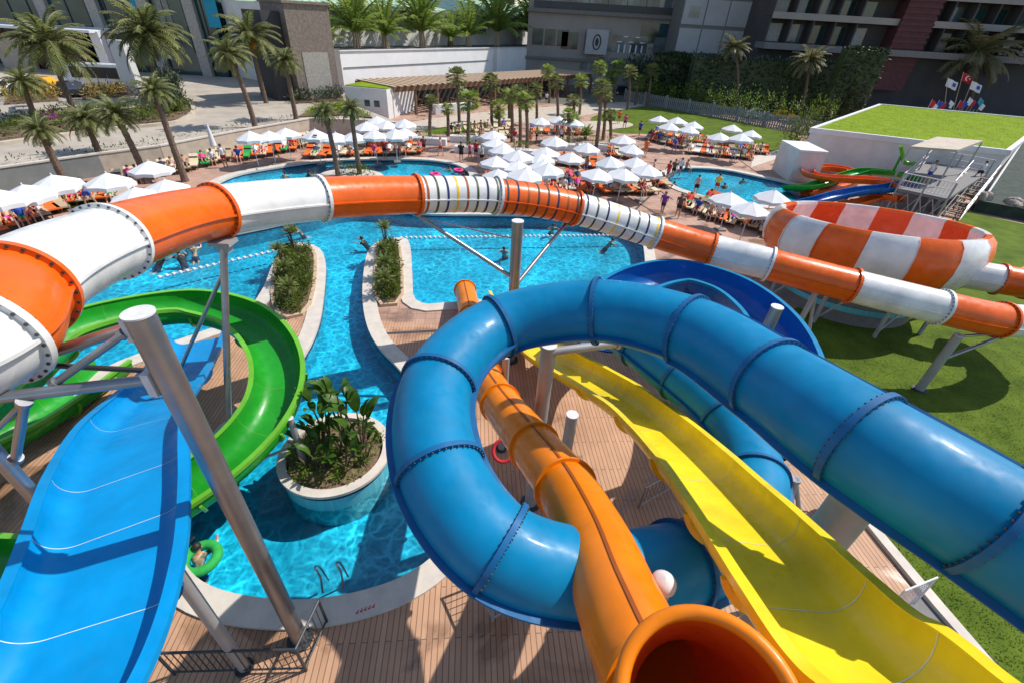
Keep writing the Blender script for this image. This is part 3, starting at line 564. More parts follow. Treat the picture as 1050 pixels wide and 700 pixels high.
Y = [GP(517, 298, .45), GP(533, 325, .9), GP(553, 354, 1.5), GP(579, 370, 1.9), GP(608, 386, 2.4), GP(643, 407, 3.15), GP(677, 434, 4.1), GP(713, 468, 5.0), GP(751, 508, 5.8), GP(790, 552, 6.3), GP(829, 597, 6.62), GP(870, 641, 6.85), GP(922, 686, 7.05), GP(985, 742, 7.25), GP(1065, 805, 7.4)]
trough('open_slide', Y, .66, .42, 'yellow', 'yellow', 'long open yellow slide chute curving between the amber and blue tubes', (.12, .2, .3, .4, .5, .6, .7, .82), corner=.38, lip=.09, ribk='yellow_lip')
BL = [GP(203, 339, .6), GP(190, 365, 1.5), GP(163, 396, 2.9), GP(137, 425, 3.9), GP(122, 468, 4.6), GP(113, 520, 4.8), GP(93, 600, 4.95), GP(48, 697, 5.0), GP(-60, 830, 5.15)]
trough('open_slide', BL, .88, .42, 'skyblue', 'skyblue', 'wide open sky blue slide with shadows of steel frame on its lane', (.2, .34, .5, .63, .78, .9), corner=.36, lip=.12, sub=12, ribk='blue_flange')
GRN = [GP(-120, 450, 4.7), GP(-60, 425, 4.55), GP(0, 380, 4.3), GP(58, 337, 4.05), GP(120, 317, 3.8), GP(190, 308, 3.4), GP(245, 320, 3.1), GP(279, 354, 2.8), GP(283, 394, 2.5), GP(262, 434, 2.2), GP(210, 482, 1.9), GP(120, 535, 1.65), GP(20, 577, 1.5), GP(-70, 570, 1.35), GP(-110, 510, 1.15), GP(-50, 462, .95), GP(25, 426, .8), GP(76, 394, .65), GP(114, 368, .5)]
trough('open_slide', GRN, .62, .62, 'green', 'ltgreen', 'open green flume looping around the left pool deck and the blue slide', (.08, .15, .22, .29, .36, .43, .5, .57, .85, .92, .97), corner=.45, lip=.09, line='ltgreen', ribk='ltgreen')
RBL = [GP(616, 336, 3.35), GP(628, 306, 3.45), GP(660, 284, 3.55), GP(702, 277, 3.65), GP(746, 289, 3.75), GP(784, 316, 3.85), GP(806, 352, 3.95), GP(806, 392, 4.1), GP(780, 430, 4.3)]
trough('open_slide', RBL, .78, .85, 'dkblue', 'blue', 'deep royal blue open flume curving behind the blue tube', (.2, .4, .6, .8), corner=.5, lip=.1, line=None, ribk='blue_flange')
# bowl slide
bl_l = GP(806, 216, 3.9); bl_r = GP(1009, 246, 3.9); bc = (bl_l + bl_r) / 2 + Vector((-.25, .1, 0)); BR = (bl_r - bl_l).length / 2 * .93
bowl = thing('bowl_slide', (bc.x, bc.y, 0), 'large round orange and white checked bowl slide on the grass', 'water slide')
bc = Vector((bc.x, bc.y, 0)); k = BR / 5.0; NS = 16
inner = [(.5, 1.15), (2.2, 1.35), (3.9, 1.7), (4.75, 2.05), (5.15, 2.6), (5.22, 3.2), (5.0, 3.9)]
outer = [(5.0, 3.9), (5.05, 4.05), (5.3, 4.06), (5.62, 3.85), (5.85, 3.4), (5.9, 2.9), (5.75, 2.4), (5.3, 1.95), (4.6, 1.6)]
for i in range(NS):
    a0 = 2 * PI * i / NS + .15; a1 = a0 + 2 * PI / NS
    mb = MB(); mb.lathe([(r * k, z) for r, z in inner], 8, bc, a0=a0, a1=a1); mb.build('bowl_lining', K['red_f' if i % 2 else 'pink_f'], bowl)
    mb = MB(); mb.lathe([(r * k, z) for r, z in outer], 8, bc, a0=a0, a1=a1); sgm = mb.build('bowl_wall', K['orange' if i % 2 else 'white_f'], bowl)
    mb = MB(); mb.lathe([(r * k * 1.004 + .03, z) for r, z in outer[2:]], 1, bc, a0=a0 - .006, a1=a0 + .006); mb.build('joint_rib', K['orange' if i % 2 else 'white_f'], sgm)
mb = MB(); mb.lathe([(4.6 * k, 1.6), (4.3 * k, 1.0), (4.2 * k, .35), (4.2 * k, .0)], 40, bc); mb.build('skirt', K['slab'], bowl)
mb = MB(); mb.lathe([(4.32 * k, .55), (4.34 * k, .68), (4.34 * k, .8)], 40, bc, a0=PI * .8, a1=PI * 1.9); mb.build('catch_net', K['pottile'], bowl)
for i in range(10):
    a = 2 * PI * i / 10 + .2; p0 = bc + Vector((math.cos(a) * 5.2 * k, math.sin(a) * 5.2 * k, 0)); mb = MB(); mb.cyl(p0, p0 + Vector((0, 0, 1.95)), .09, n=8); q = bc + Vector((math.cos(a + .3) * 4.9 * k, math.sin(a + .3) * 4.9 * k, 1.7)); mb.cyl(p0 + Vector((0, 0, .2)), q, .05, n=6); mb.build('support_leg', K['steel2'], bowl)
for o in bowl.children:                        # the dish leans towards the pool: its near rim stands higher
    for ob in (o,) + tuple(o.children):
        for v in ob.data.vertices: v.co.z *= 1.03 - .13 * (v.co.y - bc.y) / BR
# ------------------------------------------------------------------ steel supports
def column(base, h, r, label, cap='plate', m='steel', extra=None, name='steel_column'):
    t = thing(name, base, label, 'support column'); mb = MB(); mb.cyl((0, 0, 0), (0, 0, h), r, n=28); mb.build('shaft', K[m], t, loc=(0, 0, 0))
    mb = MB(); mb.cyl((0, 0, -.0), (0, 0, .04), r * 1.7, n=24)
    for i in range(8): a = PI * i / 4; mb.cyl((math.cos(a) * r * 1.4, math.sin(a) * r * 1.4, .04), (math.cos(a) * r * 1.4, math.sin(a) * r * 1.4, .08), .018, n=6)
    mb.build('base_plate', K['dksteel'], t, loc=(0, 0, 0))
    mb = MB()
    if cap == 'plate': mb.cyl((0, 0, h), (0, 0, h + .02), r * 1.06, n=32); mb.build('cap_plate', K['capw'], t, loc=(0, 0, 0))
    elif cap == 'dome': mb.lathe([(r * 1.25, h - .02), (r * 1.2, h + .05), (r * .8, h + .11), (.001, h + .14)], 24); mb.build('dome_cap', K['capw'], t, loc=(0, 0, 0))
    return t
def arm(t, a, b, r, name='arm', m='steel', plates=True, n=16):
    mb = MB(); mb.cyl(a, b, r, n=n)
    if plates:
        d = (Vector(b) - Vector(a)).normalized()
        for p in (a, b): p = Vector(p); mb.cyl(p - d * .03, p + d * .03, r * 1.5, n=n)
    return mb.build(name, K[m], t)
def vert(px, py, zc): p = ZP(px, py, zc); return Vector((p.x, p.y, 0)), p.z
pb = GP(308, 655); big = column(pb, 8.15, .155, 'tall thick galvanised post with arms, rising from the near deck', 'plate')
P_ = lambda z, off=(0, 0): pb + Vector((off[0], off[1], z))
arm(big, P_(7.22, (-.13, 0)), ZP(-14, 409, 4.95), .07); arm(big, P_(7.95, (-.15, .05)), ZP(40, 365, 5.7), .07)
arm(big, P_(7.9, (-.24, -.05)), ZP(57, 392, 5.2), .045, 'brace'); arm(big, P_(7.25, (-.2, .1)), ZP(46, 374, 5.7), .035, 'brace', 'dksteel')
arm(big, ZP(25, 412, 5.05), ZP(16, 470, 5.6), .05, 'brace'); arm(big, ZP(22, 414, 5.05), ZP(-40, 478, 5.4), .03, 'brace')
mb = MB(); mb.box(P_(7.22, (-.17, 0)), (.1, .3, .34)); mb.box(P_(7.95, (-.15, .05)), (.1, .26, .3)); mb.build('bracket', K['capw'], big)
b, z = vert(14, 485, 6.9); column(b, z + 1.0, .1, 'slim leaning-looking grey post left of the sky blue slide', 'plate')
t0 = ZP(229, 249, 10.9); t1 = GP(237, 512, -.95); mid = thing('leaning_post', (t1.x, t1.y, 0), 'thin leaning silver post with a brace, before the green flume', 'support column')
mb = MB(); mb.cyl(t1, t0, .085, n=16); mb.build('shaft', K['steel'], mid); a0 = t0.lerp(t1, .09); a1 = ZP(180, 388, 12.6); arm(mid, a0, a0 + (a1 - a0) * 1.5, .05, 'brace'); mb = MB(); mb.box(t0 + Vector((0, 0, .02)), (.5, .4, .09)); mb.box(t0 + Vector((0, 0, -.12)), (.24, .24, .2)); mb.build('saddle', K['steel2'], mid)
b = GP(312, 474, .45); cpl = column(b, 1.75, .085, 'short grey post standing in the round planter under the green flume', 'plate', 'steel2'); arm(cpl, b + Vector((0, 0, .75)), b + Vector((-1.0, -.35, .45)), .04, 'brace', 'steel2'); arm(cpl, b + Vector((0, 0, 1.6)), b + Vector((-.9, -.3, .5)), .03, 'brace', 'steel2')
column(GP(251, 684), 4.45, .105, 'slender grey post beside the near pool edge, under the sky blue slide', None, 'steel2')
tp = GY(531, 227, 14.3); b = Vector((tp.x, tp.y, 0)); v5 = column(b, tp.z, .19, 'upright silver post with two long struts, between the pools and blue tube', 'plate')
arm(v5, b + Vector((-.1, 0, GY(525, 284, 14.3).z)), frA[7 * SUB][0] + Vector((-.1, 0, -.62)), .07, 'strut'); arm(v5, b + Vector((.1, 0, GY(538, 291, 14.3).z)), frA[9 * SUB][0] + Vector((-.3, 0, -.62)), .07, 'strut'); arm(v5, b + Vector((0, -.05, tp.z - .6)), b + Vector((-3.2, .3, tp.z - .2)), .025, 'tie_rod', plates=False)
b, z = vert(563, 354, 9.6); c6 = column(b, z, .165, 'brown-grey post with a side arm inside the coil of the blue tube', 'plate', 'steel2'); arm(c6, b + Vector((.1, 0, z - .15)), b + Vector((1.5, .3, z - .05)), .09, 'arm', 'steel2')
b, z = vert(587, 425, 11.6); column(b, z, .15, 'short pale-capped post below the yellow chute', 'plate', 'steel2')
b, z = vert(519, 366, 12.2); column(b, z, .1, 'thin grey post beside the amber tube, seen through the blue coil', 'plate', 'steel2')
b, z = vert(680, 598, 5.15); c8 = column(b, z, .115, 'post with a white domed cap between the amber mouth and yellow chute', 'dome', 'steel2'); arm(c8, b + Vector((.05, .1, z - .6)), frB[int(13.6 * SUB)][0] + Vector((-.4, .3, -.3)), .08, 'arm', 'steel2')
b, z = vert(893, 492, 5.9); column(b, z, .27, 'stout dark grey post holding up the straight blue tube by the lawn', 'plate', 'steel2')
b, z = vert(797, 315, 11.2); column(b, z, .14, 'silver post with a white cap inside the royal blue flume', 'plate')
b = GP(942, 399); c11 = column(b, 2.55, .15, 'grey post on the lawn holding the orange and white tube', 'plate', 'steel2'); arm(c11, b + Vector((.05, 0, 1.5)), b + Vector((1.9, .35, 2.4)), .07, 'strut', 'steel'); arm(c11, b + Vector((0, 0, 2.5)), b + Vector((1.6, .3, 2.55)), .05, 'arm', 'steel')
p0 = frA[11 * SUB][0] + Vector((-.3, 0, -.65)); c12 = column(Vector((p0.x, p0.y, 0)), p0.z, .1, 'grey lattice support standing behind the royal blue flume', 'plate', 'steel2', name='lattice_support')
for i in range(5): arm(c12, Vector((p0.x, p0.y, .4 + .6 * i)), Vector((p0.x + .5, p0.y + .1, .1 + .6 * (i + 1))), .03, 'brace', 'steel2', False, 8)
arm(c12, Vector((p0.x + .5, p0.y + .1, 0)), Vector((p0.x + .5, p0.y + .1, p0.z)), .08, 'shaft', 'steel2')
p0 = frA[12 * SUB + 8][0] + Vector((0, 0, -.62)); b = Vector((p0.x - .5, p0.y - .5, 0)); c13 = thing('raking_support', b, 'slanted grey strut under the orange tube at the right of the blue flume', 'support column'); arm(c13, b, p0, .1, 'shaft', 'steel2'); arm(c13, b + Vector((1.2, .2, 0)), p0, .06, 'brace', 'steel2')
b, z = vert(816, 492, 8.8); c14 = thing('raking_support', b, 'pair of thin grey struts under the blue coil near the stout post', 'support column'); arm(c14, Vector((b.x, b.y, z)), b + Vector((.6, -.5, 0)), .06, 'shaft', 'steel2'); arm(c14, Vector((b.x, b.y, z)), b + Vector((1.7, -.6, 0)), .045, 'brace', 'steel2')
# railings around column feet and on the deck
def railing(pts, h, label, bars=2, step=.14, m='dksteel', name='railing', close=False):
    t = thing(name, pts[0], label, 'railing'); P = [Vector(p) for p in pts]
    for a, b in zip(P[:-1], P[1:]):
        mb = MB(); mb.cyl(a + Vector((0, 0, h)), b + Vector((0, 0, h)), .028, n=8); mb.build('handrail', K[m], t); mb = MB(); mb.cyl(a + Vector((0, 0, .12)), b + Vector((0, 0, .12)), .02, n=8); mb.build('bottom_rail', K[m], t)
        n = max(1, int((b - a).length / step)); mb = MB()
        for i in range(1, n): q = a.lerp(b, i / n); mb.cyl(q + Vector((0, 0, .12)), q + Vector((0, 0, h)), .011, n=5)
        mb.build('balusters', K[m], t)
    for p in P: mb = MB(); mb.cyl(p, p + Vector((0, 0, h + .02)), .03, n=8); mb.build('post', K[m], t)
    return t
railing([pb + Vector(q) for q in ((-2.2, -.75, 0), (.35, -.55, 0), (.45, .35, 0))], 1.0, 'low dark railing around the foot of the tall galvanised post')
railing([GP(487, 600), GP(505, 636), GP(545, 612)], 1.0, 'dark corner railing on the near deck under the blue coil', m='steel2')
railing([GP(655, 520), GP(690, 500)], .9, 'silver rail on the deck beside the lower blue tube', m='steel')
t = thing('mesh_panel', GP(905, 628), 'small white mesh panel leaning at the kerb of the near lawn', 'panel'); a = GP(905, 632); b2 = GP(938, 618)
mb = MB(); d = (b2 - a); up = Vector((.1, .15, 1.0)); c4 = [a, b2, b2 + up * .95, a + up * .95]
for i in range(4): mb.cyl(c4[i], c4[(i + 1) % 4], .02, n=6)
mb.build('frame', K['white'], t); mb = MB()
for i in range(1, 14): mb.cyl(a.lerp(b2, i / 14), a.lerp(b2, i / 14) + up * .95, .006, n=4)
for i in range(1, 9): mb.cyl(a + up * .95 * i / 9, b2 + up * .95 * i / 9, .006, n=4)
mb.build('mesh', K['capw'], t)
for i, (x, y) in enumerate(((331, 607), (352, 603))):
    p = GP(x, y, .07); q = GP(x - 2, y - 13, .07); mb = MB(); mb.path(cr([p, p + Vector((0, .1, .55)), p.lerp(q, .5) + Vector((0, 0, .8)), q + Vector((0, .1, .4)), q + Vector((0, .25, -.5))], 5), .022, 8)
    T(mb.build('pool_handrail', K['steel'], None), 'curved steel handrail at the near pool edge, %s of a pair' % ('left' if i == 0 else 'right'), 'handrail', 'pool ladder handrails')
mb = MB(); p = GP(516, 462, 1.6); fr_ = [(p + Vector((math.cos(a) * .27, math.sin(a) * .2, math.sin(a) * .2)), Vector((-math.sin(a), math.cos(a) * .7, math.cos(a) * .7)).normalized(), Vector((math.cos(a), math.sin(a) * .7, math.sin(a) * .7)).normalized(), Vector((0, -.7, .7))) for a in [2 * PI * i / 24 for i in range(25)]]
mb.sweep(fr_, circ(.05, 8), caps=False); T(mb.build('lifebuoy', K['red']), 'red ring lifebuoy hanging inside the blue coil beside the amber tube', 'lifebuoy')
mb = MB()
for i in range(5): q = GP(366 + i * 4.2, 628 - i * 1.6, .075); mb.box(q, (.05, .03, .008), rz=.2); mb.box(q + Vector((.01, .04, 0)), (.02, .05, .008), rz=.2)
T(mb.build('kerb_marking', K['red']), 'short row of red marks on the near pool coping', 'marking')
# ------------------------------------------------------------------ planting beds, pot, ropes
def bedmb(poly, z0, z1): mb = MB(); mb.prism(poly, z0, z1); return mb
BED1 = W2([(288, 259), (303, 255), (322, 256), (322, 290), (314, 322), (290, 327), (281, 308), (284, 280)]); BED2 = W2([(390, 251), (408, 249), (411, 280), (411, 312), (387, 314), (386, 280)])
for poly, lab in ((BED1, 'left'), (BED2, 'right')):
    t = thing('planting_bed', (sum(p.x for p in poly) / len(poly), sum(p.y for p in poly) / len(poly), 0), 'bed of low green shrubs on the %s finger of deck between the pool channels' % lab, 'planting bed')
    q = chaikin([Vector(p) for p in poly], 1); qo = offset(q, .16); n = len(q); mb = MB()
    for i in range(n):
        j = (i + 1) % n; mb.add([(q[i].x, q[i].y, .14), (q[j].x, q[j].y, .14), (qo[j].x, qo[j].y, .14), (qo[i].x, qo[i].y, .14), (qo[i].x, qo[i].y, 0), (qo[j].x, qo[j].y, 0)], [(0, 1, 2, 3), (3, 2, 5, 4)])
    mb.build('edging', K['ltwood'], t); bedmb(q, .0, .1).build('soil', K['soil'], t)
    mb = MB(); x0, x1 = min(p.x for p in q), max(p.x for p in q); y0, y1 = min(p.y for p in q), max(p.y for p in q); k_ = 0
    while k_ < 210:
        x, y = rnd.uniform(x0, x1), rnd.uniform(y0, y1)
        if not inside((x, y), offset(q, -.15)): continue
        k_ += 1; bush_mb(.34, .34, rnd.uniform(.3, .6), 42, .13, (x, y, .08), 3, mb)
    mb.build('ground_cover', K['leaf'], t)
def smallplant(loc, h, label, name='young_palm', spread=.5, lean=0, group=None, m='frond'):
    t = thing(name, loc, label, 'plant', group); mb = MB()
    for j in range(rnd.choice((2, 3))):
        a = rnd.uniform(0, 6); top = Vector((math.cos(a) * .25, math.sin(a) * .25, h * rnd.uniform(.6, .9))); mb.path([Vector((math.cos(a) * .05, math.sin(a) * .05, 0)), top * .5, top], .035, 6)
    mb.build('stem', K['bark2'], t, loc=(0, 0, 0)); c = bpy.data.objects.new('crown', feather_bush[0]); col.objects.link(c); c.parent = t; c.location = (0, 0, h * .7); c.scale = (spread, spread, spread * 1.0); c.rotation_euler = (0, 0, rnd.uniform(0, 6)); c.material_slots[0].link = 'OBJECT'; c.material_slots[0].material = K[m]; return t
for i, (x, y, h) in enumerate(((303, 258, 1.5), (288, 268, .9), (294, 288, 1.0), (300, 312, 1.2))): smallplant(GP(x, y, .1), h, 'young feathery plant in the left finger bed, %s from the channel tip' % ORD[i], group='young plants in the left finger bed', spread=.55)
for i, (x, y, h) in enumerate(((396, 254, 1.6), (393, 268, 1.0), (396, 284, 1.1), (396, 302, 1.2))): smallplant(GP(x, y, .1), h, 'young feathery plant in the right finger bed, %s from the channel tip' % ORD[i], group='young plants in the right finger bed', spread=.55)
potc = GP(344, 462, .55); pot = thing('round_planter', (potc.x, potc.y, -.9), 'big round turquoise tiled planter standing in the pool channel', 'planter'); PR = 1.5
mb = MB(); mb.lathe([(PR, -.9), (PR, .44)], 56, (potc.x, potc.y, 0)); mb.build('tiled_wall', K['pottile'], pot)
mb = MB(); mb.lathe([(PR + .02, .44), (PR + .07, .46), (PR + .07, .55), (PR - .17, .57), (PR - .17, .4)], 56, (potc.x, potc.y, 0)); mb.build('rim', K['coping'], pot)
mb = MB(); mb.lathe([(PR + .004, .30), (PR + .006, .38)], 56, (potc.x, potc.y, 0)); mb.build('dark_band', K['navy'], pot)
mb = MB(); mb.lathe([(PR - .2, .45), (PR - .6, .5), (.001, .55)], 30, (potc.x, potc.y, 0)); mb.build('soil', K['soil'], pot)
def banana(loc, h, n, label, ll=.9):
    t = thing('broad_leaf_plant', loc, label, 'plant', 'plants in the round planter'); ms = MB(); ml = MB()
    for j in range(n):
        a = 2 * PI * j / n + rnd.uniform(-.4, .4); top = Vector((math.cos(a) * .28, math.sin(a) * .28, h * rnd.uniform(.45, .85))); ms.path([Vector((math.cos(a) * .06, math.sin(a) * .06, 0)), top * .55, top], lambda t_: .035 * (1 - .5 * t_), 6)
        for q in range(3):
            an = a + rnd.uniform(-1.2, 1.2); e = rnd.uniform(.85, 1.5); L = ll * rnd.uniform(.55, .95); w_ = L * rnd.uniform(.15, .21); pts = []; p = top.copy(); m_ = 7
            for i in range(m_ + 1): pts.append(p.copy()); ee = e - 1.1 * (i / m_) ** 2; p += Vector((math.cos(an) * math.cos(ee), math.sin(an) * math.cos(ee), math.sin(ee))) * L / m_
            s = Vector((-math.sin(an), math.cos(an), 0)); vs = []
            for i, p in enumerate(pts):
                t_ = i / m_; ww = w_ * math.sin(PI * min(1, (t_ * .93 + .07))) ** .7; vs += [p - s * ww + Vector((0, 0, .25 * ww)), p, p + s * ww + Vector((0, 0, .25 * ww))]
            ml.add(vs, [f for i in range(m_) for f in ((i * 3, i * 3 + 1, i * 3 + 4, i * 3 + 3), (i * 3 + 1, i * 3 + 2, i * 3 + 5, i * 3 + 4))], 0, True)
    ms.build('stem', K['bark2'], t, loc=(0, 0, 0)); ml.build('leaves', K['leaf3'], t, loc=(0, 0, 0)); return t
for i, (dx, dy, h, n, ll, lb) in enumerate(((-.35, .35, 2.5, 4, .75, 'tall bare-stemmed leafy plant at the back left of the round planter'), (.1, .55, 2.7, 6, .7, 'tallest leafy plant at the back of the round planter'), (.7, .25, 1.7, 6, 1.0, 'broad dark leaved plant at the right of the round planter'), (-.1, -.55, .8, 5, .75, 'bright low leafy plant at the front of the round planter'), (-.5, -.6, .75, 4, .5, 'small feathery-looking leafy plant at the front left of the round planter'), (-.45, .1, 1.3, 5, .7, 'bushy leafy plant left of centre in the round planter'), (.9, -.2, .8, 4, .55, 'small leafy plant at the right rim of the round planter'), (.45, -.5, .7, 4, .6, 'short leafy plant at the front right of the round planter'), (-.8, -.15, .8, 4, .55, 'small leafy plant at the left rim of the round planter'), (.2, 0, 1.0, 4, .6, 'middle-sized leafy plant in the centre of the round planter'))): banana(Vector((potc.x + dx, potc.y + dy, .5)), h, n, lb, ll)
t = thing('creeping_plants', (potc.x, potc.y, .5), 'low mat of small leaves over the soil of the round planter', 'ground cover'); mb = MB()
for _ in range(70): a = rnd.uniform(0, 6.3); r = 1.25 * rnd.random() ** .5; bush_mb(.22, .22, .22, 22, .1, (potc.x + math.cos(a) * r, potc.y + math.sin(a) * r, .5), 3, mb)
mb.build('foliage', K['leaf4'], t)
def rope(a, b, label, sag=.0):
    t = thing('lane_rope', a, label, 'float rope'); mb = MB(); mb.cyl(a, b, .02, n=5); mb.build('line', K['white'], t); mb = MB(); n = int((b - a).length / .28)
    for i in range(n): p = a.lerp(b, (i + .5) / n); mb.ell(p, (.1, .1, .1), 6, 4, m=0)
    f = mb.build('floats', [K['white']], t); f['kind'] = 'stuff'
rope(GP(160, 285, -.12), GP(283, 257, -.12), 'white float rope across the left part of the pool'); rope(GP(409, 244, -.12), GP(650, 241, -.12), 'white float rope across the right part of the pool')
# ------------------------------------------------------------------ parasols
def parasol_proto():
    t = thing('parasol', (0, 0, 0), 'white square parasol', 'parasol', 'white parasols around the pools'); mb = MB(); mb.cyl((0, 0, .05), (0, 0, 2.62), .03, n=8); mb.build('pole', K['capw'], t, loc=(0, 0, 0))
    mb = MB(); mb.box((0, 0, .04), (.6, .6, .08)); mb.build('base', K['slab'], t, loc=(0, 0, 0))
    mb = MB(); h = 1.38; n = 8; apex = (0, 0, 2.68)
    cor = []
    for i in range(n):
        a = 2 * PI * i / n + PI / 8; r = 1.24; cor.append(Vector((r * math.cos(a), r * math.sin(a), 2.1)))
    for i in range(n):
        a, b = cor[i], cor[(i + 1) % n]; ma, mb_ = a * .5 + Vector((0, 0, 1.35)), b * .5 + Vector((0, 0, 1.35)); mid = (a + b) / 2 * .97; mid.z = 2.12; m2 = (ma + mb_) / 2; m2.z -= .03
        mb.add([apex, ma, m2, mb_, a, mid, b], [(0, 1, 2), (0, 2, 3), (1, 4, 5, 2), (2, 5, 6, 3)]); d = Vector((0, 0, -.2)); mb.add([a, mid, b, a + d, mid + d, b + d], [(0, 3, 4, 1), (1, 4, 5, 2)])
    mb.cyl((0, 0, 2.64), (0, 0, 2.76), .035, n=8); mb.build('canopy', K['canvas'], t, loc=(0, 0, 0)); return t
UMB = {
 'left lawn': [(4, 206), (30, 197), (59, 188), (111, 186), (140, 198), (169, 190), (153, 172)],
 'low wall': [(258, 142), (276, 139), (293, 136)],
 'far oval pool rim': [(344, 140), (363, 140), (384, 140), (405, 139), (376, 129), (387, 125), (396, 128), (415, 128), (414, 135)],
 'dense middle cluster': [(506, 137), (508, 146), (516, 153), (532, 161), (530, 169), (507, 168), (511, 178), (537, 180), (569, 146), (560, 155), (556, 162), (557, 169), (563, 176), (585, 160), (602, 152)],
 'palm grove': [(554, 123), (572, 123), (589, 126)],
 'striped tube': [(640, 145), (646, 154), (627, 168), (611, 177), (638, 177), (651, 167), (663, 175)],
 'far lawn left clump': [(677, 122), (695, 125), (711, 128), (686, 131), (706, 133)],
 'far lawn right clump': [(751, 131), (770, 137), (739, 140), (760, 143)],
 'small pool': [(749, 202), (770, 214), (793, 201)]}
up = parasol_proto(); first = True; UPOS = []
for cl, L in UMB.items():
    for i, (x, y) in enumerate(sorted(L, key=lambda q: (q[0], q[1]))):
        p = GP(x, y, 2.25); p.z = 0; lb = 'white parasol, %s from the left by the %s' % (ORD[i], cl) if len(L) > 1 else 'white parasol by the %s' % cl
        lb = lb.replace('first from the left', 'leftmost'); rz = rnd.uniform(0, .8); s = rnd.uniform(.93, 1.05)
        if first: o = up; o.location = p; o.rotation_euler = (0, 0, rz); o['label'] = lb; first = False
        else: o = dup(up, p, rz, lb)
        o.scale = (s, s, rnd.uniform(.94, 1.05)); o.rotation_euler = (rnd.uniform(-.05, .05), rnd.uniform(-.05, .05), rz); UPOS.append((p, cl, i))
o = dup(up, (lambda p: Vector((p.x, p.y, 0)))(GP(324, 140, 2.25)), .2, 'white parasol with a small dark emblem, leftmost beyond the oval pool'); mb = MB(); mb.box((.1, -.85, 2.36), (.34, .02, .16), R=Matrix.Rotation(math.radians(-62), 3, 'X')); mb.build('emblem', K['maroon'], o, loc=(0, 0, 0))
t = thing('closed_parasol', (lambda p: Vector((p.x, p.y, 0)))(GP(223, 163)), 'folded white parasol on the deck right of the leaning palms', 'parasol'); mb = MB(); mb.cyl((0, 0, 0), (0, 0, 2.7), .03, n=8); mb.build('pole', K['capw'], t, loc=(0, 0, 0)); mb = MB(); mb.lathe([(.05, 2.75), (.12, 2.3), (.2, 1.5), (.25, 1.05), (.2, 1.0)], 10); mb.build('canopy', K['canvas'], t, loc=(0, 0, 0))
# ------------------------------------------------------------------ loungers
def lounger_proto():
    t = thing('sun_lounger', (0, 0, 0), 'lounger', 'sun lounger', 'sun loungers around the pools'); mb = MB()
    for s in (-1, 1): mb.box((0, s * .31, .27), (1.95, .05, .06)); mb.box((-.8, s * .29, .13), (.06, .05, .26)); mb.box((.75, s * .29, .13), (.06, .05, .26))
    mb.box((.55, 0, .5), (.04, .6, .42)); mb.build('frame', K['brown_cloth'], t, loc=(0, 0, 0))
    mb = MB(); prof = [(-1.0, .31), (.25, .31), (.95, .78)]; w_ = .31
    for (x0, z0), (x1, z1) in zip(prof[:-1], prof[1:]):
        a = Vector((x0, 0, z0)); b = Vector((x1, 0, z1)); c = (a + b) / 2; R = Matrix.Rotation(-math.atan2(z1 - z0, x1 - x0), 3, 'Y'); mb.box(c + Vector((0, 0, .04)), ((b - a).length, .62, .09), R=R)
    mb.build('cushion', K['beige_cloth'], t, loc=(0, 0, 0)); return t
lp = lounger_proto(); lfirst = True; LPOS = []
CN = dict(beige_cloth='beige', orange_cloth='orange', green_cloth='green', white_cloth='white', tan_cloth='tan', aqua='aqua', brown_cloth='brown')
def lrow(a, b, n, head, place, cols, jitter=.15, wz=0):
    global lfirst
    A_, B_ = GP(*a), GP(*b)
    cnt = {}
    for i in range(n):
        p = A_.lerp(B_, i / max(1, n - 1)) + Vector((rnd.uniform(-jitter, jitter), rnd.uniform(-jitter, jitter), 0)); p.z = wz; c = cols[i % len(cols)] if rnd.random() < .75 else rnd.choice(cols)
        rz = math.radians(head + rnd.uniform(-7, 7)); lb = '%s sun lounger, %s from the left in row %s' % (CN[c], ORD[i], place)
        if lfirst: o = lp; o.location = p; o.rotation_euler = (0, 0, rz); o['label'] = lb; lfirst = False
        else: o = dup(lp, p, rz, lb)
        cu = [q for q in o.children if q.name.startswith('cushion')][0]; cu.material_slots[0].link = 'OBJECT'; cu.material_slots[0].material = K[c]; LPOS.append((p, rz, c, place, i))
B2, O2, G2, W3, T2, Q2 = 'beige_cloth', 'orange_cloth', 'green_cloth', 'white_cloth', 'tan_cloth', 'aqua'
lrow((2, 236), (62, 214), 7, 140, 'at the far left lawn edge', [O2, B2, O2, O2, T2]); lrow((22, 219), (52, 207), 4, 140, 'behind the left lawn edge', [B2, O2, B2]); lrow((74, 208), (128, 202), 6, 120, 'under the left lawn parasols', [O2, B2, T2]); lrow((120, 190), (180, 176), 6, 120, 'under the leaning palms', [B2, B2, O2, G2])
lrow((186, 176), (232, 163), 7, 120, 'right of the leaning palms', [B2, T2, B2, G2, B2]); lrow((246, 164), (300, 154), 8, 110, 'under the low wall parasols', [O2, G2, O2, B2, O2]); lrow((296, 152), (322, 146), 5, 130, 'at the corner of the low wall', [B2])
lrow((318, 161), (432, 157), 17, 92, 'along the far oval pool rim', [O2, B2, O2, B2, T2, B2, O2, T2]); lrow((340, 150), (428, 146), 12, 92, 'behind the oval pool parasols', [B2, O2, T2])
lrow((462, 137), (523, 131), 9, 100, 'on the grass by the palm grove', [B2]); lrow((492, 143), (522, 140), 5, 100, 'left of the middle cluster', [B2]); lrow((545, 136), (600, 138), 8, 90, 'in the palm grove', [O2, B2, T2]); lrow((572, 168), (607, 172), 6, 95, 'amid the middle cluster', [B2, O2])
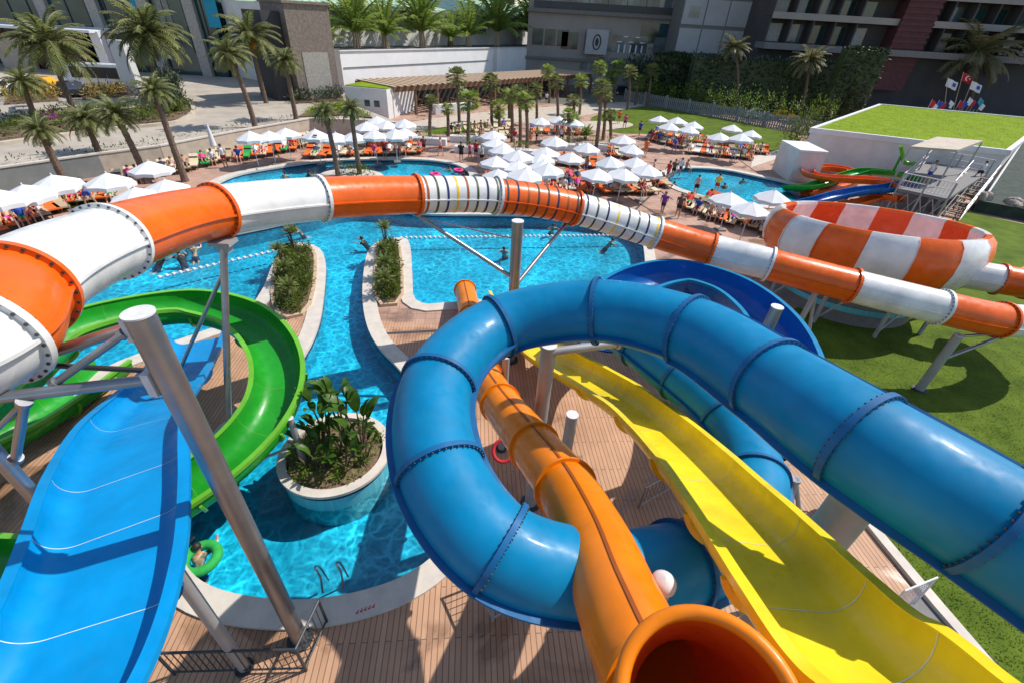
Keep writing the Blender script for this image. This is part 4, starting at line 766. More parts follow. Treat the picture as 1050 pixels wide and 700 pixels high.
lrow((500, 190), (600, 196), 13, 95, 'in front of the middle cluster', [O2, B2, W3, O2]); lrow((582, 186), (606, 190), 4, 95, 'right of the middle cluster', [O2, B2]); lrow((616, 197), (668, 197), 8, 115, 'before the striped tube parasols', [O2, T2, T2, B2]); lrow((628, 187), (680, 190), 6, 100, 'under the striped tube parasols', [B2, O2, T2]); lrow((625, 160), (650, 163), 4, 95, 'right of the palm grove', [O2, B2])
lrow((664, 143), (700, 152), 7, 60, 'left of the far lawn clumps', [B2, O2, T2]); lrow((673, 138), (722, 148), 8, 60, 'under the far lawn left clump', [O2, B2]); lrow((708, 157), (768, 163), 11, 70, 'before the far lawn right clump', [B2, T2, O2, W3]); lrow((722, 151), (785, 158), 10, 70, 'under the far lawn right clump', [O2, T2, B2])
lrow((706, 213), (748, 229), 8, 60, 'beside the small pool', [O2, B2, T2]); lrow((725, 209), (757, 224), 6, 60, 'under the small pool parasols', [B2, O2, B2]); lrow((750, 224), (790, 240), 6, 60, 'between small pool and bowl', [T2, B2, O2])
# ------------------------------------------------------------------ people
def figure(J, R, name, head=None):
    """J: joint -> position; R: joint -> radius; one continuous skinned body"""
    E_ = [('pel', 'bel'), ('bel', 'che'), ('che', 'nek'), ('nek', 'hed'), ('hed', 'top'), ('che', 'shL'), ('shL', 'elL'), ('elL', 'wrL'), ('wrL', 'haL'), ('che', 'shR'), ('shR', 'elR'), ('elR', 'wrR'), ('wrR', 'haR'), ('pel', 'hiL'), ('hiL', 'knL'), ('knL', 'anL'), ('anL', 'toL'), ('pel', 'hiR'), ('hiR', 'knR'), ('knR', 'anR'), ('anR', 'toR')]
    ks = [k for k in J]; me = bpy.data.meshes.new(name); me.from_pydata([J[k] for k in ks], [(ks.index(a), ks.index(b)) for a, b in E_ if a in J and b in J], [])
    o = bpy.data.objects.new(name + '_rig', me); col.objects.link(o); mo = o.modifiers.new('s', 'SKIN'); mo.use_smooth_shade = True
    for i, k in enumerate(ks): me.skin_vertices[0].data[i].radius = (R[k],) * 2
    me.skin_vertices[0].data[ks.index('pel')].use_root = True
    s2 = o.modifiers.new('u', 'SUBSURF'); s2.levels = 1; s2.render_levels = 1
    dg = bpy.context.evaluated_depsgraph_get(); out = bpy.data.meshes.new_from_object(o.evaluated_get(dg)); out.name = name; bpy.data.objects.remove(o); bpy.data.meshes.remove(me); return out
RAD = dict(pel=.13, bel=.115, che=.14, nek=.055, hed=.095, top=.075, shL=.062, shR=.062, elL=.043, elR=.043, wrL=.03, wrR=.03, haL=.04, haR=.04, hiL=.095, hiR=.095, knL=.06, knR=.06, anL=.042, anR=.042, toL=.04, toR=.04)
def stand(sp=0.0, arm_=.0, bend=0.0):
    J = dict(pel=(0, 0, .93), bel=(0, 0, 1.1), che=(.02, 0, 1.33), nek=(.0, 0, 1.5), hed=(.02, 0, 1.6), top=(.02, 0, 1.69))
    for s, q in ((1, 'L'), (-1, 'R')):
        J['sh' + q] = (0, s * .19, 1.42); J['el' + q] = (-.03 + arm_ * .15, s * .26, 1.15 + arm_ * .05); J['wr' + q] = (.06 + arm_ * .3, s * (.26 - arm_ * .1), .92 + arm_ * .25); J['ha' + q] = (.09 + arm_ * .36, s * (.25 - arm_ * .1), .84 + arm_ * .27)
        J['hi' + q] = (s * sp * .06, s * .1, .86); J['kn' + q] = (.03 + s * sp * .16, s * .11, .48); J['an' + q] = (s * sp * .26 - .02, s * .11, .08); J['to' + q] = (s * sp * .26 + .14, s * .12, .03)
    return J
def lie():
    J = dict(pel=(-.05, 0, .48), bel=(.13, 0, .52), che=(.36, 0, .68), nek=(.53, 0, .81), hed=(.62, 0, .9), top=(.69, 0, .97))
    for s, q in ((1, 'L'), (-1, 'R')):
        J['sh' + q] = (.45, s * .19, .75); J['el' + q] = (.22, s * .27, .57); J['wr' + q] = (.0, s * .22, .52); J['ha' + q] = (-.08, s * .2, .51)
        J['hi' + q] = (-.12, s * .1, .47); J['kn' + q] = (-.48, s * .12, .53 + (.12 if s > 0 else 0)); J['an' + q] = (-.86, s * .11, .43); J['to' + q] = (-.93, s * .12, .54)
    return J
def sit():
    J = dict(pel=(0, 0, .5), bel=(.03, 0, .68), che=(0, 0, .92), nek=(-.03, 0, 1.08), hed=(-.05, 0, 1.19), top=(-.05, 0, 1.28))
    for s, q in ((1, 'L'), (-1, 'R')):
        J['sh' + q] = (0, s * .19, 1.0); J['el' + q] = (-.12, s * .25, .76); J['wr' + q] = (-.3, s * .17, .66); J['ha' + q] = (-.38, s * .15, .64)
        J['hi' + q] = (-.06, s * .1, .49); J['kn' + q] = (-.46, s * .13, .5); J['an' + q] = (-.5, s * .13, .09); J['to' + q] = (-.64, s * .14, .04)
    return J
def swim():
    J = dict(pel=(-.3, 0, -.5), bel=(-.2, 0, -.35), che=(-.05, 0, -.14), nek=(.03, 0, .02), hed=(.07, 0, .13), top=(.08, 0, .22))
    for s, q in ((1, 'L'), (-1, 'R')): J['sh' + q] = (0, s * .19, -.05); J['el' + q] = (.16, s * .34, -.08); J['wr' + q] = (.38, s * .3, .0); J['ha' + q] = (.46, s * .27, .01); J['hi' + q] = (-.34, s * .1, -.58); J['kn' + q] = (-.5, s * .12, -.7); J['an' + q] = (-.75, s * .12, -.72); J['to' + q] = (-.85, s * .12, -.75)
    return J
POSES = dict(stand=stand(), walk=stand(1.0, .35), lie=lie(), sit=sit(), swim=swim()); BODY = {k: figure(v, RAD, 'person') for k, v in POSES.items()}
def head_parts(J):
    h = Vector(J['hed']); tp = Vector(J['top']); u = (tp - Vector(J['nek'])).normalized(); mb = MB(); R = Vector((0, 0, 1)).rotation_difference(u).to_matrix(); mb.ell(h + u * .045 - R @ Vector((.025, 0, 0)), (.105, .1, .1), 12, 8, R=R); return mb
def seg(mb, a, b, r0, r1, n=10): mb.cyl(a, b, r0, r1, n)
def shorts_mb(J, long=.45):
    mb = MB(); p = Vector(J['pel'])
    for q in 'LR': a = Vector(J['hi' + q]); b = Vector(J['kn' + q]); seg(mb, a.lerp(p, .3), a.lerp(b, long), .125, .1)
    d = (Vector(J['bel']) - p).normalized(); mb.ell(p, (.155, .185, .12), 12, 6, R=Vector((0, 0, 1)).rotation_difference(d).to_matrix()); return mb
def top_mb(J, sleeves=True):
    mb = MB(); a, b, c = Vector(J['pel']), Vector(J['bel']), Vector(J['che']); u = (c - a).normalized(); R = Vector((0, 0, 1)).rotation_difference(u).to_matrix()
    vs = []; n = 14
    for q, rx, ry in ((a.lerp(b, .2), .15, .185), (b, .14, .17), (c, .165, .2), (c.lerp(Vector(J['nek']), .55), .12, .17), (c.lerp(Vector(J['nek']), .85), .075, .085)):
        for i in range(n): an = 2 * PI * i / n; vs.append(q + R @ Vector((rx * math.cos(an), ry * math.sin(an), 0)))
    mb.add(vs, [(j * n + i, j * n + (i + 1) % n, (j + 1) * n + (i + 1) % n, (j + 1) * n + i) for j in range(4) for i in range(n)], 0, True)
    if sleeves:
        for q in 'LR': seg(mb, Vector(J['sh' + q]), Vector(J['sh' + q]).lerp(Vector(J['el' + q]), .6), .082, .068, 8)
    return mb
HM = {k: head_parts(v).mesh('hair', K['hair']) for k, v in POSES.items()}; SM = {k: shorts_mb(v).mesh('shorts', K['navy']) for k, v in POSES.items()}; TM = {k: top_mb(v).mesh('top', K['white_cloth']) for k, v in POSES.items()}
FM = {}
for k_, J in POSES.items():
    h = Vector(J['hed']); u = (Vector(J['top']) - Vector(J['nek'])).normalized(); R = Vector((0, 0, 1)).rotation_difference(u).to_matrix(); mb = MB()
    for s in (-1, 1): mb.ell(h + R @ Vector((.093, s * .034, .01)), (.012, .016, .01), 6, 4, m=0, R=R)
    mb.ell(h + R @ Vector((.105, 0, -.015)), (.018, .014, .022), 6, 4, m=1, R=R); mb.ell(h + R @ Vector((.09, 0, -.05)), (.012, .028, .008), 6, 4, m=2, R=R)
    for s in (-1, 1): mb.ell(h + R @ Vector((0, s * .1, 0)), (.022, .012, .03), 6, 4, m=1, R=R)
    FM[k_] = mb.mesh('face', [K['hair'], K['skin'], K['red']])
def person(loc, rz, pose, label, shorts=None, top=None, skin='skin', hair='hair', scale=1.0, group=None):
    o = bpy.data.objects.new('person', BODY[pose]); col.objects.link(o); o.location = loc; o.rotation_euler = (0, 0, rz); o.scale = (scale,) * 3; T(o, label, 'person', group)
    if not o.data.materials: o.data.materials.append(K['skin'])
    o.material_slots[0].link = 'OBJECT'; o.material_slots[0].material = K[skin]
    for nm, me, m in (('hair', HM[pose], hair), ('shorts', SM[pose], shorts), ('top', TM[pose], top), ('face', FM[pose], None)):
        if nm != 'face' and not m: continue
        c = bpy.data.objects.new(nm, me); col.objects.link(c); c.parent = o
        if m: c.material_slots[0].link = 'OBJECT'; c.material_slots[0].material = K[m]
    return o
R_ = math.radians
STAND = [(683, 187, 'walk', 200, 'red', 'red', 'person in a crimson dress left of the small pool'), (689, 183, 'stand', 260, 'black_cloth', 'brown_cloth', 'person in dark clothes beside the one in crimson'), (696, 181, 'walk', 220, 'navy', 'white_cloth', 'person in a pale blue-white shirt and dark shorts near the small pool'), (712, 201, 'stand', 80, 'black_cloth', None, 'shirtless person in black shorts on the small pool edge'), (733, 199, 'stand', 60, 'red', 'yellow_cloth', 'person in a yellow top and red shorts on the small pool edge'), (678, 220, 'walk', 240, 'navy', 'purple', 'person in a purple top walking before the striped tube'), (694, 223, 'walk', 250, 'black_cloth', 'brown_cloth', 'dark clothed person right of the one in purple'), (661, 160, 'stand', 250, 'orange_cloth', 'orange_cloth', 'person dressed in orange on the far deck'), (473, 167, 'stand', 270, 'black_cloth', 'black_cloth', 'dark dressed person by the right end of the oval pool'), (482, 166, 'walk', 200, 'brown_cloth', 'pink', 'person in pink right of the oval pool'), (488, 164, 'stand', 240, 'navy', 'red', 'person in a red top at the middle cluster'), (494, 170, 'walk', 180, 'black_cloth', 'white_cloth', 'person in white top and black shorts by the oval pool end'), (543, 150, 'stand', 260, 'orange_cloth', None, 'shirtless person in orange shorts in the palm grove'), (435, 158, 'stand', 270, 'black_cloth', 'brown_cloth', 'person in brown standing at the oval pool'), (702, 179, 'sit', 200, 'navy', None, 'person crouched at the far rim of the small pool'), (855, 520, 'stand', 230, 'black_cloth', 'brown_cloth', 'person behind the stout post near the lawn kerb'), (948, 189, 'stand', 180, 'blue_cloth', 'white_cloth', 'person in white on the raised slide platform'), (1000, 186, 'walk', 120, 'navy', 'white_cloth', 'person in pale clothing on the platform stairs'), (590, 163, 'stand', 200, 'red', 'white_cloth', 'person in white and red among the middle parasols'), (655, 140, 'walk', 240, 'navy', 'blue_cloth', 'person in blue on the far deck by the lawn'), (560, 107, 'stand', 250, 'black_cloth', 'white_cloth', 'person in white near the bar terrace'), (452, 160, 'walk', 180, 'red', None, 'shirtless person in red shorts at the oval pool rim'), (640, 132, 'walk', 90, 'navy', 'pink', 'person in pink by the far lawn path'), (600, 181, 'stand', 200, 'blue_cloth', None, 'shirtless person in blue shorts before the middle cluster'), (527, 150, 'walk', 250, 'white_cloth', 'red', 'person in red top under the fan palms'), (550, 147, 'stand', 200, 'black_cloth', 'yellow_cloth', 'person in a yellow top in the palm grove'), (575, 148, 'walk', 120, 'navy', 'white_cloth', 'person in a white top in the palm grove'), (668, 184, 'stand', 160, 'red', None, 'shirtless person in red shorts by the striped tube parasols'), (672, 196, 'walk', 190, 'black_cloth', 'pink', 'person in pink beside the striped tube parasols'), (650, 171, 'stand', 200, 'green_cloth', 'white_cloth', 'person in green shorts behind the striped tube parasols'), (748, 170, 'walk', 180, 'navy', None, 'shirtless person walking beyond the small pool'), (727, 160, 'stand', 220, 'red', 'white_cloth', 'person in red shorts at the far lawn loungers'), (690, 158, 'walk', 300, 'blue_cloth', 'blue_cloth', 'person in all blue before the left clump'), (360, 163, 'sit', 270, 'orange_cloth', None, 'person sitting on the far oval pool rim'), (395, 163, 'stand', 270, 'navy', 'red', 'person in red at the far oval pool rim'), (285, 166, 'walk', 200, 'black_cloth', None, 'shirtless person walking left of the oval pool'), (232, 172, 'stand', 280, 'red', 'white_cloth', 'person in white right of the leaning palms'), (95, 212, 'walk', 200, 'blue_cloth', None, 'shirtless person in blue shorts at the left lawn'), (30, 226, 'stand', 240, 'blue_cloth', None, 'shirtless person by the far left loungers'), (634, 127, 'stand', 250, 'brown_cloth', 'orange_cloth', 'person in an orange top near the lawn path')]
for x, y, ps, rz, sh, tp_, lb in STAND:
    z = 0.0
    if 'platform' in lb: z = 2.0 if 'raised' in lb else 1.6
    p = GP(x, y, z); person(p, R_(rz), ps, lb, sh, tp_, rnd.choice(('skin', 'skin2')), rnd.choice(('hair', 'hair', 'hair2')), rnd.uniform(.93, 1.06))
# people lying and sitting on loungers
pick = [i for i in range(len(LPOS))]; rnd.shuffle(pick); pick = sorted(pick[:118])
for i in pick:
    p, rz, c, place, k_ = LPOS[i]; ps = rnd.choice(('lie', 'lie', 'sit')); sh = rnd.choice(('navy', 'red', 'black_cloth', 'orange_cloth', 'blue_cloth', 'pink', 'green_cloth', 'white_cloth')); tp_ = rnd.choice((None, None, 'white_cloth', 'red', 'navy', 'pink', 'blue_cloth'))
    q = Vector(p) + Vector((0, 0, .0)); rr = rz if ps == 'lie' else rz + (0 if rnd.random() < .5 else 0)
    if ps == 'sit': q += Matrix.Rotation(rz, 3, 'Z') @ Vector((-.55, 0, -.04))
    cw = {'black_cloth': 'black', 'orange_cloth': 'orange', 'blue_cloth': 'blue', 'green_cloth': 'green', 'white_cloth': 'white'}
    if len(('x x %s x %s lounger from left %s' % (('t top' if tp_ else ''), ORD[k_], place)).split()) > 14: tp_l = None
    else: tp_l = tp_
    person(q, rr, ps, '%s person, %s%s, %s lounger from left, %s' % ('reclining' if ps == 'lie' else 'seated', (cw.get(tp_, tp_) + ' top, ') if tp_l else '', cw.get(sh, sh) + ' shorts', ORD[k_], place), sh, tp_, rnd.choice(('skin', 'skin2')), rnd.choice(('hair', 'hair2')), .98)
SW = [(165, 264, 'swimmer nearest the orange tube in the left pool'), (184, 262, 'swimmer with arms out beside the left float rope'), (198, 254, 'swimmer close to the far coping of the left pool'), (264, 177, 'swimmer at the left end of the oval pool'), (292, 180, 'swimmer in the oval pool left of its palm island'), (317, 178, 'swimmer beside the palm island'), (378, 179, 'swimmer at the right of the palm island'), (445, 178, 'swimmer on the right side of the oval pool, first from the left'), (461, 173, 'swimmer by the far right rim of the oval pool'), (475, 178, 'swimmer at the right tip of the oval pool'), (372, 247, 'swimmer at the tip of the right finger bed'), (304, 235, 'swimmer above the left finger bed'), (517, 257, 'swimmer left of the upright silver post'), (567, 233, 'swimmer under the right strut of the silver post'), (627, 248, 'swimmer near the right corner of the pool'), (692, 189, 'swimmer at the left tip of the small pool'), (743, 191, 'swimmer in the middle of the small pool'), (761, 186, 'swimmer at the far side of the small pool'), (203, 566, 'swimmer leaning on a green float near the sky blue slide')]
for x, y, lb in SW: person(GP(x, y, -.15) , rnd.uniform(0, 6), 'swim', lb, 'navy', rnd.choice((None, 'black_cloth')), 'skin', 'hair', 1.0)
for x, y, c, lb in ((446, 179, 'pink', 'pink swim ring in the oval pool'), (470, 175, 'pink', 'pink swim ring by the far rim of the oval pool'), (206, 572, 'green_cloth', 'green swim ring under the leaning swimmer')):
    p = GP(x, y, -.1); mb = MB(); fr_ = [(Vector((math.cos(a) * .36, math.sin(a) * .36, 0)), Vector((-math.sin(a), math.cos(a), 0)), Vector((math.cos(a), math.sin(a), 0)), Vector((0, 0, 1))) for a in [2 * PI * i / 20 for i in range(21)]]; mb.sweep(fr_, circ(.12, 10), caps=False); T(mb.build('swim_ring', K[c], loc=p), lb, 'swim ring')
# ------------------------------------------------------------------ palms  (base px, base z, crown px, crown radius px)
def palm_px(bx, by, z, cx, cy, rpx, label, kind='feather', fruit=False, idx=0, group=None, tr=None, name='palm_tree'):
    b = GP(bx, by, z); best = None
    for k in range(0, 400):                      # height and sideways lean that bring the crown over its place
        h = .5 + k * .05; p = b + Vector((0, 0, h)); x, y = PX(p)
        if best is None or abs(y - cy) < best[0]: best = (abs(y - cy), h, x)
    h = best[1]; zc = (b + Vector((0, 0, h)) - CC).dot(CF); lx = (cx - best[2]) * zc / FPX; lx = max(-.35 * h, min(.35 * h, lx)); r = rpx * zc / FPX
    return palm(b, (h, lx, rnd.uniform(-.03, .03) * h), r, label, kind, name, group, tr or (.24, .17), fruit, idx)
LZ = 1.4
for a in ((78, 118, LZ, 51, 45, 46, 'tall date palm with orange fruit left of the white minibus', 'feather', True), (166, 104, LZ, 150, 34, 44, 'tall date palm with orange fruit right of the white minibus', 'feather', True), (190, 186, 0, 157, 93, 24, 'leaning palm whose trunk crosses the low wall, right of the driveway bed', 'feather', False), (262, 131, LZ, 235, 56, 26, 'palm leaning left at the driveway end, before the dark doorway', 'feather', False), (273, 106, LZ, 256, 38, 34, 'dark trunked tall palm beside the glass entrance', 'feather', True), (304, 123, LZ, 292, 62, 20, 'slim palm just left of the brown stone tower', 'feather', False), (40, 128, LZ, 23, 84, 22, 'short palm in the flower bed below the yellow car', 'feather', False), (74, 202, 0, 39, 134, 22, 'leftmost leaning palm on the lawn by the low wall', 'feather', False), (110, 176, 0, 86, 122, 26, 'leaning palm behind the left lawn parasols', 'feather', False), (152, 188, 0, 118, 118, 26, 'thick trunked leaning palm right of the left lawn parasols', 'feather', False)):
    palm_px(*a, group='palms on the left', idx=rnd.randint(0, 1))
for a in ((347, 181, .2, 333, 115, 17, 'left palm on the little island in the oval pool'), (369, 179, .2, 359, 112, 17, 'right palm on the little island in the oval pool')): palm_px(*a, kind='feather', tr=(.2, .15))
FP = [(471, 131, 468, 80, 13), (480, 152, 481, 103, 14), (504, 126, 503, 86, 12), (522, 128, 521, 100, 11), (441, 143, 442, 104, 9), (533, 151, 532, 96, 11), (540, 157, 539, 104, 12), (525, 146, 524, 99, 10), (563, 106, 562, 74, 9), (571, 139, 570, 85, 10), (582, 149, 583, 118, 9), (594, 118, 596, 83, 9), (614, 108, 615, 70, 9), (609, 168, 617, 90, 12), (618, 144, 620, 98, 10), (625, 104, 626, 80, 9), (629, 105, 634, 70, 10), (643, 113, 646, 74, 9), (663, 110, 668, 74, 10), (625, 151, 625, 119, 9), (512, 138, 511, 110, 10), (550, 128, 549, 92, 9), (460, 140, 459, 112, 8), (588, 134, 588, 104, 9), (651, 108, 655, 84, 8)]
for i, (bx, by, cx, cy, r) in enumerate(sorted(FP)): palm_px(bx, by, 0, cx, cy, r, 'slender fan palm in the middle grove between bar and parasols, %s from the left' % ORD[i], 'fan', False, i % 2, 'fan palms of the middle grove', (.2, .15), 'fan_palm')
palm_px(752, 116, 0, 753, 50, 19, 'palm with yellowing crown before the green hedge wall', 'dry'); palm_px(818, 122, 0, 830, 62, 22, 'drooping dry palm behind the fence, left of the grassy roof', 'dry'); palm_px(985, 124, 0, 999, 55, 46, 'big pale date palm behind the grassy roof and flags', 'dry', tr=(.4, .3))
def planter_box(px, py, w_, label):
    p = GP(px, py); t = thing('planter_box', p, label, 'planter', 'white planters in the middle grove'); mb = MB(); mb.box((0, 0, .3), (w_, .9, .6)); mb.build('box', K['white'], t, loc=(0, 0, 0)); bush_mb(w_ * .5, .45, .8, 150, .2, (0, 0, .5)).build('foliage', K['leaf4'], t, loc=(0, 0, 0))
for i, (x, y, w_) in enumerate(((442, 148, 3.2), (478, 146, 3.4), (484, 157, 3.4), (536, 160, 3.0), (582, 154, 3.6), (612, 154, 3.2), (628, 154, 3))): planter_box(x, y, w_, 'low white planter with greenery under the fan palms, %s from the left' % ORD[i])
mb = MB(); ic = GP(361, 183, 0); t = thing('pool_island', (ic.x, ic.y, -.8), 'small oval planted island with two palms in the oval pool', 'planter'); mb.lathe([(2.5, -.8), (2.5, .2), (2.2, .22), (.01, .25)], 32, (ic.x, ic.y, 0), sx=1.0, sy=.8); mb.build('rim', K['coping'], t); bush_mb(1.9, 1.4, .7, 260, .25, (ic.x, ic.y, .2)).build('foliage', K['leaf'], t)
for i, (x, y) in enumerate(((588, 128), (510, 125), (600, 143))): p = GP(x, y); t = thing('yucca', p, 'bright spiky bush among the fan palms, %s from the left' % ORD[i], 'shrub'); c = bpy.data.objects.new('crown', feather_bush[1]); col.objects.link(c); c.parent = t; c.scale = (1.4,) * 3; c.location = (0, 0, .4); mb = MB(); mb.cyl((0, 0, 0), (0, 0, .6), .2, .15, 8); mb.build('trunk', K['bark'], t, loc=(0, 0, 0))
# ------------------------------------------------------------------ left terrace, low wall, driveway
def V2(p): return (p.x, p.y)
wl = [GP(-60, 181, LZ), GP(0, 172, LZ), GP(99, 158, LZ), GP(162, 150, LZ), GP(240, 135, LZ), GP(316, 122, LZ)]; wr = [GP(383, 124, LZ), GP(412, 127, LZ)]
terr = [V2(p) for p in wl + wr] + [V2(GP(352, 104, LZ)), (-26, 95), (-26, 200), (-400, 200), (-400, 20)]
mb = MB(); mb.prism(terr, -.2, LZ); struct(mb.build('terrace', K['asphalt']))
t = thing('retaining_wall', wl[2], 'long low beige retaining wall with pale cap, left of the oval pool', 'wall')
def wallrun(t, pts, z0, z1, th, mk, cap='coping', name='wall', capw=.1):
    for a, b in zip(pts[:-1], pts[1:]):
        a2, b2 = Vector(V2(a)), Vector(V2(b)); d = (b2 - a2).normalized(); s = Vector((d.y, -d.x)) * th / 2; mb = MB(); mb.prism([a2 - s, a2 + s, b2 + s, b2 - s], z0, z1); mb.build(name, K[mk], t)
        if cap: s2 = s + s.normalized() * capw / 2; mb = MB(); mb.prism([a2 - s2, a2 + s2, b2 + s2, b2 - s2], z1, z1 + .1); mb.build('cap', K[cap], t)
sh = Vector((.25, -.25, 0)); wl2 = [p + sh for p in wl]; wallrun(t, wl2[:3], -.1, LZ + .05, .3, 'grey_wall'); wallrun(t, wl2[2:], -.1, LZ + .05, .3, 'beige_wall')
t = thing('retaining_wall', wr[0], 'short low wall turning right beyond the oval pool', 'wall'); wallrun(t, [wl2[-1]] + [p + Vector((0, -.25, 0)) for p in wr], -.1, LZ + .05, .3, 'beige_wall')
def bed(poly, z, h, label, m='leaf', n=700, ln=.3, soil=True):
    c = sum((Vector(p) for p in poly), Vector((0, 0))) / len(poly); t = thing('flower_bed', (c.x, c.y, z), label, 'planting bed'); bedmb(poly, z, z + .15).build('soil', K['soil'], t); mb = MB(); x0, x1, y0, y1 = min(p[0] for p in poly), max(p[0] for p in poly), min(p[1] for p in poly), max(p[1] for p in poly); k = 0; g = 0
    while k < n // 5 and g < 9000:
        g += 1; x, y = rnd.uniform(x0, x1), rnd.uniform(y0, y1)
        if inside((x, y), poly): k += 1; bush_mb(.9, .9, h * rnd.uniform(.6, 1.2), 20, ln, (x, y, z + .1), 3, mb)
    mb.build('foliage', K[m], t); return t
K['flower'] = mat('orange_flowering_leaf', (.42, .22, .03), .6, c2=(.10, .14, .02), scale=1.1); K['magenta'] = mat('magenta_blossom', (.42, .03, .28), .6, c2=(.2, .02, .15), scale=2)
bed(W2([(-10, 146), (64, 136), (120, 130), (180, 124), (196, 114), (188, 104), (160, 110), (90, 118), (0, 126)], LZ), LZ, .8, 'long green garden bed along the driveway', 'leaf', 1100); bed(W2([(5, 108), (60, 104), (62, 96), (10, 98)], LZ), LZ, 1.0, 'orange flowering bed at the far left', 'flower', 500, .28); bed(W2([(85, 103), (140, 99), (138, 93), (88, 95)], LZ), LZ, 1.0, 'orange flowering bed before the white minibus', 'flower', 500, .28); bed(W2([(170, 119), (188, 115), (186, 96), (172, 94)], LZ), LZ, 2.6, 'tall dark green hedge at the driveway bend', 'leaf2', 700, .35)
bed(W2([(50, 131), (60, 130), (60, 126), (50, 127)], LZ), LZ, .7, 'small magenta flowering bush in the long bed', 'magenta', 240, .2); bed(W2([(306, 121), (352, 119), (382, 122), (360, 108), (330, 108)], LZ), LZ, .25, 'patch of lawn below the brown stone tower', 'roofgrass', 900, .2); bed(W2([(300, 107), (352, 104), (352, 100), (304, 102)], LZ), LZ, 1.3, 'clipped dark hedge at the foot of the stone tower', 'leaf2', 700, .25)
mb = MB(); kp = [GP(x, y, LZ + .1) for x, y in ((-30, 152), (0, 148), (64, 139), (120, 132), (180, 126), (198, 116), (194, 104), (186, 98))]; mb.sweep(frames(cr(kp, 4)), [(-.2, -.15), (.2, -.15), (.2, .15), (-.2, .15)], sm=False); struct(mb.build('kerb', K['beige_wall']))
mb = MB(); kp = [GP(x, y, LZ) + Vector((0, .7, .0)) for x, y in ((0, 172), (99, 158), (162, 150), (240, 135), (300, 124))]
for q in cr(kp, 14): bush_mb(.16, .16, .5, 9, .2, (q.x, q.y, q.z), 2, mb)
o = T(mb.build('grass_tufts', K['leaf2'], loc=(0, 0, 0)), 'row of small grass tufts along the top of the low wall', 'plants'); o['kind'] = 'stuff'
for i, (x0_, y0_, wd) in enumerate(((12, 116, 26), (12, 120, 28), (14, 124, 26))):
    a, b = GP(x0_, y0_, LZ), GP(x0_ + wd, y0_ - 1.5, LZ); t = thing('bench', a, 'pale garden bench in the bed at the far left, %s from the back' % ORD[i], 'bench', 'garden benches'); d = (b - a); mb = MB(); mb.box((a + b) / 2 + Vector((0, 0, .5)), (d.length, .5, .1), rz=math.atan2(d.y, d.x)); mb.build('seat', K['coping'], t); mb = MB(); mb.box(a * .9 + b * .1 + Vector((0, 0, .22)), (.3, .4, .44)); mb.box(a * .1 + b * .9 + Vector((0, 0, .22)), (.3, .4, .44)); mb.build('base', K['coping'], t)
# ------------------------------------------------------------------ buildings
def bx(t, name, x0, x1, y0, y1, z0, z1, mk): mb = MB(); mb.box(((x0 + x1) / 2, (y0 + y1) / 2, (z0 + z1) / 2), (x1 - x0, y1 - y0, z1 - z0)); return mb.build(name, K[mk], t)
def quadbox(t, name, a, b, dep, z0, z1, mk, push=0.0, top=None):
    """box whose front runs from a to b (plan) and goes back by dep"""
    a, b = Vector(V2(a)), Vector(V2(b)); d = (b - a).normalized(); nrm = Vector((-d.y, d.x)); a = a - nrm * push; b = b - nrm * push; mb = MB(); mb.prism([a, b, b + nrm * dep, a + nrm * dep], z0, z1, 0, 1 if top else 0); return mb.build(name, [K[mk], K[top]] if top else K[mk], t)
# left glass building
LB = thing('glass_building', GP(60, 60, LZ) * 1, 'dark glass hotel front with pale concrete columns behind the minibus', 'building'); YB = 80.0; g = LB
def zat(px, py, Y): return GY(px, py, Y).z
def xat(px, py, Y): return GY(px, py, Y).x
def front(t, name, px0, px1, pya, pyb, Y, dep, mk, z0=None, z1=None):
    pm = (pya + pyb) / 2; x0, x1 = xat(px0, pm, Y), xat(px1, pm, Y); zt = zat((px0 + px1) / 2, pya, Y) if z1 is None else z1; zb = zat((px0 + px1) / 2, pyb, Y) if z0 is None else z0; return bx(t, name, x0, x1, Y, Y + dep, zb, zt, mk)
XB0, XB1 = xat(-260, 40, YB), xat(225, 40, YB)
bx(LB, 'glass_wall', XB0, XB1, YB, YB + 14, LZ, 21, 'glass'); zb1 = zat(80, 30, YB)
for k_, zz in enumerate((zb1, zb1 + 5.2, zb1 + 10.4)): bx(LB, 'floor_band', XB0 - .4, XB1 + .4 - (10 if k_ == 0 else 0), YB - .9, YB + .3, zz - .25, zz + .35, 'white' if k_ == 0 else 'slab')
for px in (60, 110, 160, 205): x = xat(px, 40, YB); bx(LB, 'column', x - .75, x + .75, YB - .7, YB + .1, LZ, 20.5, 'lt_stone')
n_ = 26
for i in range(n_): x = XB0 + (XB1 - XB0) * (i + .5) / n_; bx(LB, 'mullion', x - .06, x + .06, YB - .12, YB + .02, LZ + 3, 20.8, 'dksteel')
for i in range(7):
    x = xat(150 + i * 12, 30, YB); zz = zb1 + 1.2 + (i % 2) * 5.2; bx(LB, 'curtain_panel', x - .9, x + .9, YB - .08, YB - .03, zz, zz + 3.6, 'glass2' if i % 3 else 'aqua')
for k_, (px0, px1, y0, y1) in enumerate(((97, 118, 33, 92), (114, 140, 42, 92))): front(LB, 'column', px0 + 5, px1 - 7, y0, y1, 74 - k_ * 15, 1.0, 'capw', z0=LZ)
bx(LB, 'canopy', xat(-60, 30, 74), xat(96, 30, 74), 73, YB, zat(50, 29, 73) - .3, zat(50, 29, 73), 'white'); bx(LB, 'porch_wall', xat(10, 65, 77), xat(95, 65, 77), 77, 77.4, LZ, LZ + 4.6, 'maroon'); bx(LB, 'entrance_wall', xat(8, 75, 76), xat(40, 75, 76), 76, 76.5, LZ, LZ + 4.2, 'beige_wall')
